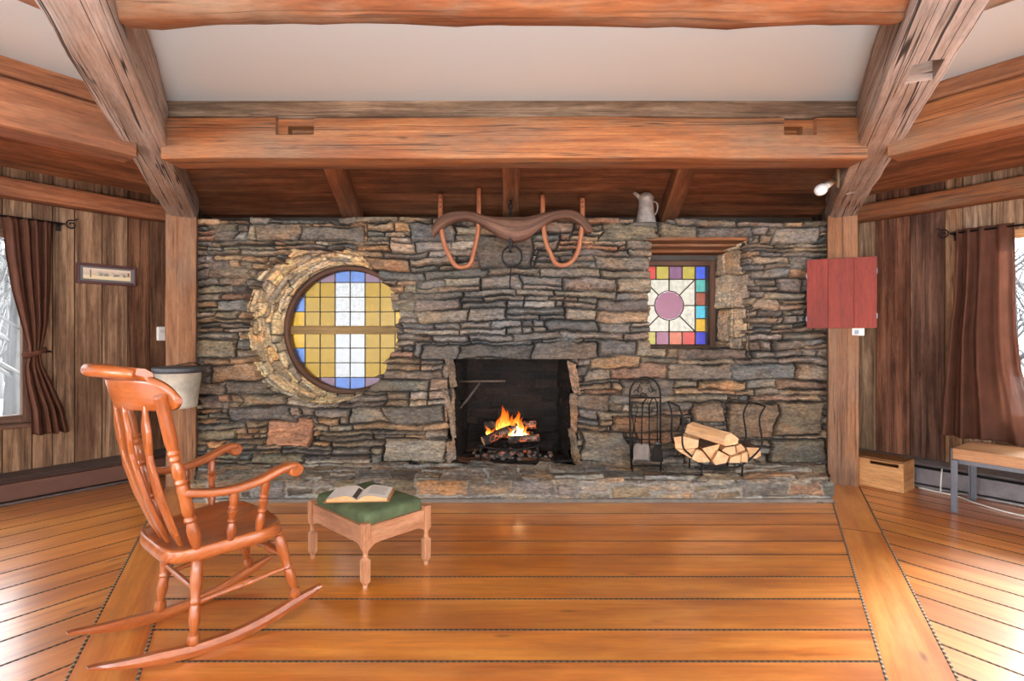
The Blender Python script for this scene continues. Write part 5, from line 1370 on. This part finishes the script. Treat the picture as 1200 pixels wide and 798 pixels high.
for poly_, Y, dv, lb, bark in LG:
    pts = [at(*ZG(*p), Y) for p in poly_]; c = sum(pts, Vector()) / len(pts); d = Vector(dv)
    mb = MB(); rr2 = []
    for t in [i / 6 for i in range(7)]:
        rr2.append([c + (p - c) * (.965 + .03 * noise.noise(p * 9 + Vector((0, t * 3, 0))) - .01) + d * t + Vector((noise.noise(p * 7 + Vector((t * 2, 0, 0))) * .006, 0, 0)) for p in pts])
    cc = Matrix.Translation(-c)
    mb.loft([[cc @ q for q in r] for r in rr2], True, False, 0, None, False)
    n_ = len(pts); off_ = 0
    for f in range(len(mb.f)):
        if (f % n_) in bark: mb.m[f] = 2
    for ri, rv_ in ((0, True), (6, False)):
        P_ = [cc @ q for q in rr2[ri]]; mb.poly(P_[::-1] if rv_ else P_, (1, 0, 0), (0, 0, 1), 1)
    o = mb.build('split_log', [lside, lend, lbark]); o.location = c; tag(o, lb, 'log', 'split logs in the rack')

# ------------------------------------------------------------------ fire: grate, logs, embers, flames, crane
GY = 4.74; gx = lambda px: (px - 600) * GY / F
ge = empty('fire_grate', (gx(597), GY, ZH), label='iron fire grate holding the burning logs in the fireplace', cat='fire grate')
mb = MB(); w = .27
mb.tube(curve_pts([(-w, -.10, .135), (-w * .6, -.13, .11), (0, -.145, .10), (w * .6, -.13, .11), (w, -.10, .135)], 5), .009, 8); mb.tube([(-w, .12, .12), (w, .12, .12)], .009, 8); mb.build('rail', M['iron'], ge)
mb = MB()
for i in range(7):
    x = -w * .9 + w * 1.8 * i / 6; mb.tube([(x, -.125, .108), (x, 0, .10), (x, .13, .12), (x, .15, .17)], .008, 6)
mb.build('bars', M['iron'], ge)
for x, y in ((-w * .93, -.10), (w * .93, -.10), (-w * .93, .12), (w * .93, .12)):
    mb = MB(); mb.tube([(x, y, .14), (x, y, 0)], .009, 8); mb.build('leg', M['iron'], ge)
def char_mat():
    t = NT('charred_log'); co = t.n('TexCoord'); g = t.n('TexNoise', i_Vector=(co, 'Object'), i_Scale=16., i_Detail=6.); c = t.ramp(g, [(.35, (.012, .010, .009, 1)), (.55, (.05, .035, .025, 1)), (.7, (.22, .18, .15, 1))])
    v = t.n('TexVoronoi', i_Vector=(co, 'Object'), i_Scale=26., feature='DISTANCE_TO_EDGE'); em = t.ramp(v.outputs[0], [(.0, 1.), (.06, 0.)]); g2 = t.n('TexNoise', i_Vector=(co, 'Object'), i_Scale=7.)
    e = t.math('MULTIPLY', em, t.ramp(g2, [(.5, 0.), (.65, 1.)]))
    p = t.n('BsdfPrincipled', i_Base_Color=c, i_Roughness=.9); p.inputs['Emission Color'].default_value = (1, .16, .02, 1); t.t.links.new(t.math('MULTIPLY', e, 1.5).outputs[0], p.inputs['Emission Strength']); return t.surf(p)
char = char_mat(); ember = NT('ember'); cg = ember.n('TexCoord'); gg = ember.n('TexNoise', i_Vector=(cg, 'Object'), i_Scale=22., i_Detail=5.)
pe2 = ember.n('BsdfPrincipled', i_Base_Color=ember.ramp(gg, [(.35, (.02, .016, .014, 1)), (.6, (.14, .12, .11, 1))]), i_Roughness=.95); pe2.inputs['Emission Color'].default_value = (1, .12, .015, 1)
ember.t.links.new(ember.math('MULTIPLY', ember.ramp(gg, [(.56, 0.), (.72, 1.)]), .35).outputs[0], pe2.inputs['Emission Strength']); ember_m = ember.surf(pe2)
def flog(p0, p1, r, lb, cap=None, seed=0):
    p0, p1 = Vector(p0), Vector(p1); o_ = (p0 + p1) / 2; mb = MB(); n = 14; rings = []
    d = (p1 - p0).normalized(); x = d.cross(Vector((0, 0, 1))).normalized(); y = x.cross(d)
    for i in range(9):
        t = i / 8; c = p0.lerp(p1, t) - o_
        rings.append([c + (x * cos(2 * pi * j / n) + y * sin(2 * pi * j / n)) * r * (1 + .22 * noise.noise(Vector((cos(2 * pi * j / n) * 1.3, sin(2 * pi * j / n) * 1.3, t * 2 + seed)))) for j in range(n)])
    mb.loft(rings, True, True, 0, None, True)
    if cap is not None: mb.m[-2] = 1
    ob = mb.build('burning_log', [char, lend]); ob.location = o_; return tag(ob, lb, 'log', 'logs burning on the grate')
G_ = lambda px, py, dy=0: at(px, py, GY + dy)
flog(G_(566, 517, -.10), G_(606, 500, .02), .040, 'charred log with a pale cut end leaning on the front of the burning fire', 1, 1)
flog(G_(567, 499, .10), G_(628, 498, .12), .038, 'charred log lying at the back of the burning fire', None, 2)
flog(G_(596, 515, -.08), G_(632, 513, -.06), .032, 'short charred log at the front right of the burning fire', None, 3)
flog(G_(577, 508, .0), G_(624, 511, .03), .036, 'glowing log in the middle of the burning fire', None, 4)
mb = MB(); re2 = random.Random(5)
for i in range(90):
    x, y = re2.gauss(0, .15), re2.uniform(-.12, .14); s = re2.uniform(.012, .03); z = .012 + max(0, .05 - abs(x) * .15) * re2.random()
    c = Vector((gx(597) + x, GY + y, ZH + z)); n = 7
    mb.loft([[c + Vector((s * k * cos(2 * pi * j / n + i), s * k * sin(2 * pi * j / n + i), h * s)) * (1 + .25 * noise.noise(Vector((i, j, h)))) if False else c + Vector((s * k * cos(2 * pi * j / n + i), s * k * sin(2 * pi * j / n + i) * .8, h * s)) for j in range(n)] for h, k in ((-.6, .5), (-.1, 1), (.4, .8), (.7, .3))], True, True, smooth=False)
tag(mb.build('embers', ember_m), 'bed of glowing embers and ash under the fire grate', 'embers', kind='stuff')
def flame_mat():
    t = NT('flame'); co = t.n('TexCoord'); uv = t.n('UVMap', uv_map='UV'); sp = t.n('SeparateXYZ', i_0=(co, 'Generated'))
    at_ = t.n('Attribute', attribute_name='tint')
    mp = t.n('Mapping', i_Vector=(co, 'Object'), i_Scale=(26, 26, 6)); g = t.n('TexNoise', i_Vector=mp, i_Scale=1., i_Detail=3., i_Distortion=.8)
    sa = t.n('SeparateColor', i_0=at_.outputs['Color'])
    hh = t.math('ADD', sa.outputs[0], t.math('MULTIPLY', t.math('SUBTRACT', g, .5), .5))
    c = t.ramp(hh, [(0., (1, .62, .16, 1)), (.18, (1, .42, .06, 1)), (.5, (1, .20, .015, 1)), (1., (.8, .08, .004, 1))])
    st_ = t.ramp(hh, [(0., 1.), (.35, .42), (1., .16)])
    em = t.n('Emission', i_0=c, i_1=t.math('MULTIPLY', st_, 4.2)); tr = t.n('BsdfTransparent')
    al = t.math('MULTIPLY', t.ramp(g, [(.36, .15), (.58, 1.)]), t.ramp(sa.outputs[0], [(.6, 1.), (1., .25)]))
    return t.surf(t.n('MixShader', i_0=al, i_1=tr, i_2=em))
fmat = flame_mat()
hot = NT('hot_flame'); hm = hot.surf(hot.n('Emission', i_0=(1, .72, .34, 1), i_1=9.0))
fe = empty('fire', (gx(597), GY, ZH), label='bright orange flames rising from the logs in the fireplace', cat='fire')
def tongue(px, yb, yt, w, dy, bend, mat, hot_=False):
    b = G_(px, yb, dy) - fe.location; tp_ = G_(px, yt, dy) - fe.location; hgt = tp_.z - b.z; mb = MB(); n = 12; rings = []
    ph = px * .7
    K = 14
    for i in range(K + 1):
        t = i / K; r = w * (sin(pi * min(1, t * 1.25 + .12)) ** .8 if t < .55 else (1 - t) ** .9 * 1.55) * .5 + .001
        cx = bend * t * t + .014 * sin(t * 7 + ph) * t; cy = .012 * cos(t * 6 + ph) * t
        rings.append([(b.x + cx + r * cos(2 * pi * j / n), b.y + cy + r * .7 * sin(2 * pi * j / n), b.z + hgt * t) for j in range(n)])
    mb.loft(rings, True, True, 0, (lambda i, j: (min(1, i / K), 0, 0)) if not hot_ else None); mb.build('flame_tongue', mat, fe)
for a in ((589, 506, 474, .075, .02, .012), (595, 504, 480, .06, .03, -.02), (584, 508, 486, .055, .0, .02), (605, 503, 481, .055, .03, .02), (600, 506, 486, .06, .0, .01), (610, 507, 489, .05, .0, .015), (572, 510, 498, .04, -.03, -.01), (577, 511, 501, .04, -.05, .012), (614, 511, 497, .045, -.03, .02), (591, 502, 478, .04, .06, .0), (607, 504, 484, .035, .05, -.005), (619, 513, 505, .03, -.05, .01), (598, 511, 500, .04, -.04, -.01)): tongue(*a, fmat)
for a in ((607, 514, 499, .045, -.06, .006), (611, 514, 503, .045, -.065, .004), (602, 514, 505, .03, -.06, -.01), (615, 514, 507, .025, -.06, .006)): tongue(*a, hm, True)
KY = 4.80
ke = empty('pot_crane', at(528, 470, KY), label='iron pot crane swung out from the left side of the fireplace', cat='pot crane'); iv3 = Matrix.Translation(-ke.location)
k_ = lambda px, py, dy=0: iv3 @ at(px, py, KY + dy)
KI = plain('rusty_iron', srgb(104, 90, 80), .6, metal=.4, var=.3)
mb = MB(); mb.tube([k_(533, 430), k_(533, 488)], .011, 8); mb.build('upright', KI, ke)
mb = MB(); mb.tube([k_(531, 447), k_(592, 446.5, -.05)], .010, 8); mb.build('arm', KI, ke)
mb = MB(); mb.tube([k_(533, 485), k_(548, 468, -.02), k_(562, 449, -.03)], .010, 8); mb.build('brace', KI, ke)
# ------------------------------------------------------------------ light
wd = bpy.data.worlds.new('World'); SC.world = wd; wd.use_nodes = True
wt = wd.node_tree; bg = wt.nodes['Background']; bg.inputs[0].default_value = (.92, .96, 1.0, 1); bg.inputs[1].default_value = 7.0
def portal(M_, w, h):
    ld = bpy.data.lights.new('portal', 'AREA'); ld.shape = 'RECTANGLE'; ld.size = w; ld.size_y = h; ld.cycles.is_portal = True
    o = bpy.data.objects.new('daylight_portal', ld); COL.objects.link(o); o.matrix_world = M_
def facing(pos, direction):
    q = Vector(direction).to_track_quat('-Z', 'Z'); return Matrix.Translation(pos) @ q.to_matrix().to_4x4()
def area(pos, d, w, h, power, col, nm):
    ld = bpy.data.lights.new(nm, 'AREA'); ld.shape = 'RECTANGLE'; ld.size = w; ld.size_y = h; ld.energy = power; ld.color = col
    o = bpy.data.objects.new(nm, ld); COL.objects.link(o); o.matrix_world = facing(pos, d); return o
for k in (-1, 1):
    n, t = nt(k)
    for s in (1.065, -1.1): portal(facing(SP(k, s * (-k), RW + .12, 1.3), -n), 1.75, 1.5)
portal(facing(Vector((-1.56, Y1 + .06, 1.294)), (0, -1, 0)), 1.2, 1.2)
portal(facing(Vector((1.514, Y1 + .06, 1.53)), (0, -1, 0)), .78, .78)
# area lights added outside the unseen rear windows as extra fill
for mm, w0, w1, z0, z1 in bw:
    p = mm @ Vector(((w0 + w1) / 2, .14, (z0 + z1) / 2)); d = -(mm.to_3x3() @ Vector((0, 1, 0)))
    area(p, d, w1 - w0, z1 - z0, 180, (.88, .95, 1.0), 'window_daylight')
# unseen fill light added behind the viewpoint, facing up to whiten the ceiling
area(Vector((0, CY, .45)), (0, 0, 1), .8, .8, 260, (.88, .95, 1.0), 'uplighter')
sd_ = bpy.data.lights.new('sun', 'SUN'); sd_.energy = 11.0; sd_.angle = rad(12); sd_.color = (1.0, .95, .86)
o = bpy.data.objects.new('sun', sd_); COL.objects.link(o); o.matrix_world = facing(Vector((8, 8, 5)), (-.74, -.46, -.50))
# ------------------------------------------------------------------ camera and view
cd = bpy.data.cameras.new('camera'); cd.sensor_fit = 'HORIZONTAL'; cd.sensor_width = 36; cd.lens = 36 * F / 1200; cd.shift_y = -7 / 1200; cd.clip_start = .05; cd.clip_end = 300
cam = bpy.data.objects.new('camera', cd); COL.objects.link(cam); cam.location = (0, 0, H); cam.rotation_euler = (pi / 2, 0, 0); SC.camera = cam
SC.view_settings.view_transform = 'Standard'; SC.view_settings.look = 'None'; SC.view_settings.gamma = 1.0; SC.view_settings.use_curve_mapping = False
SC.view_settings.exposure = 0.36
SC.cycles.use_denoising = True
SC.cycles.max_bounces = 8; SC.cycles.diffuse_bounces = 4; SC.cycles.glossy_bounces = 4; SC.cycles.transparent_max_bounces = 12
SC.cycles.sample_clamp_indirect = 6.0; SC.cycles.caustics_reflective = False; SC.cycles.caustics_refractive = False
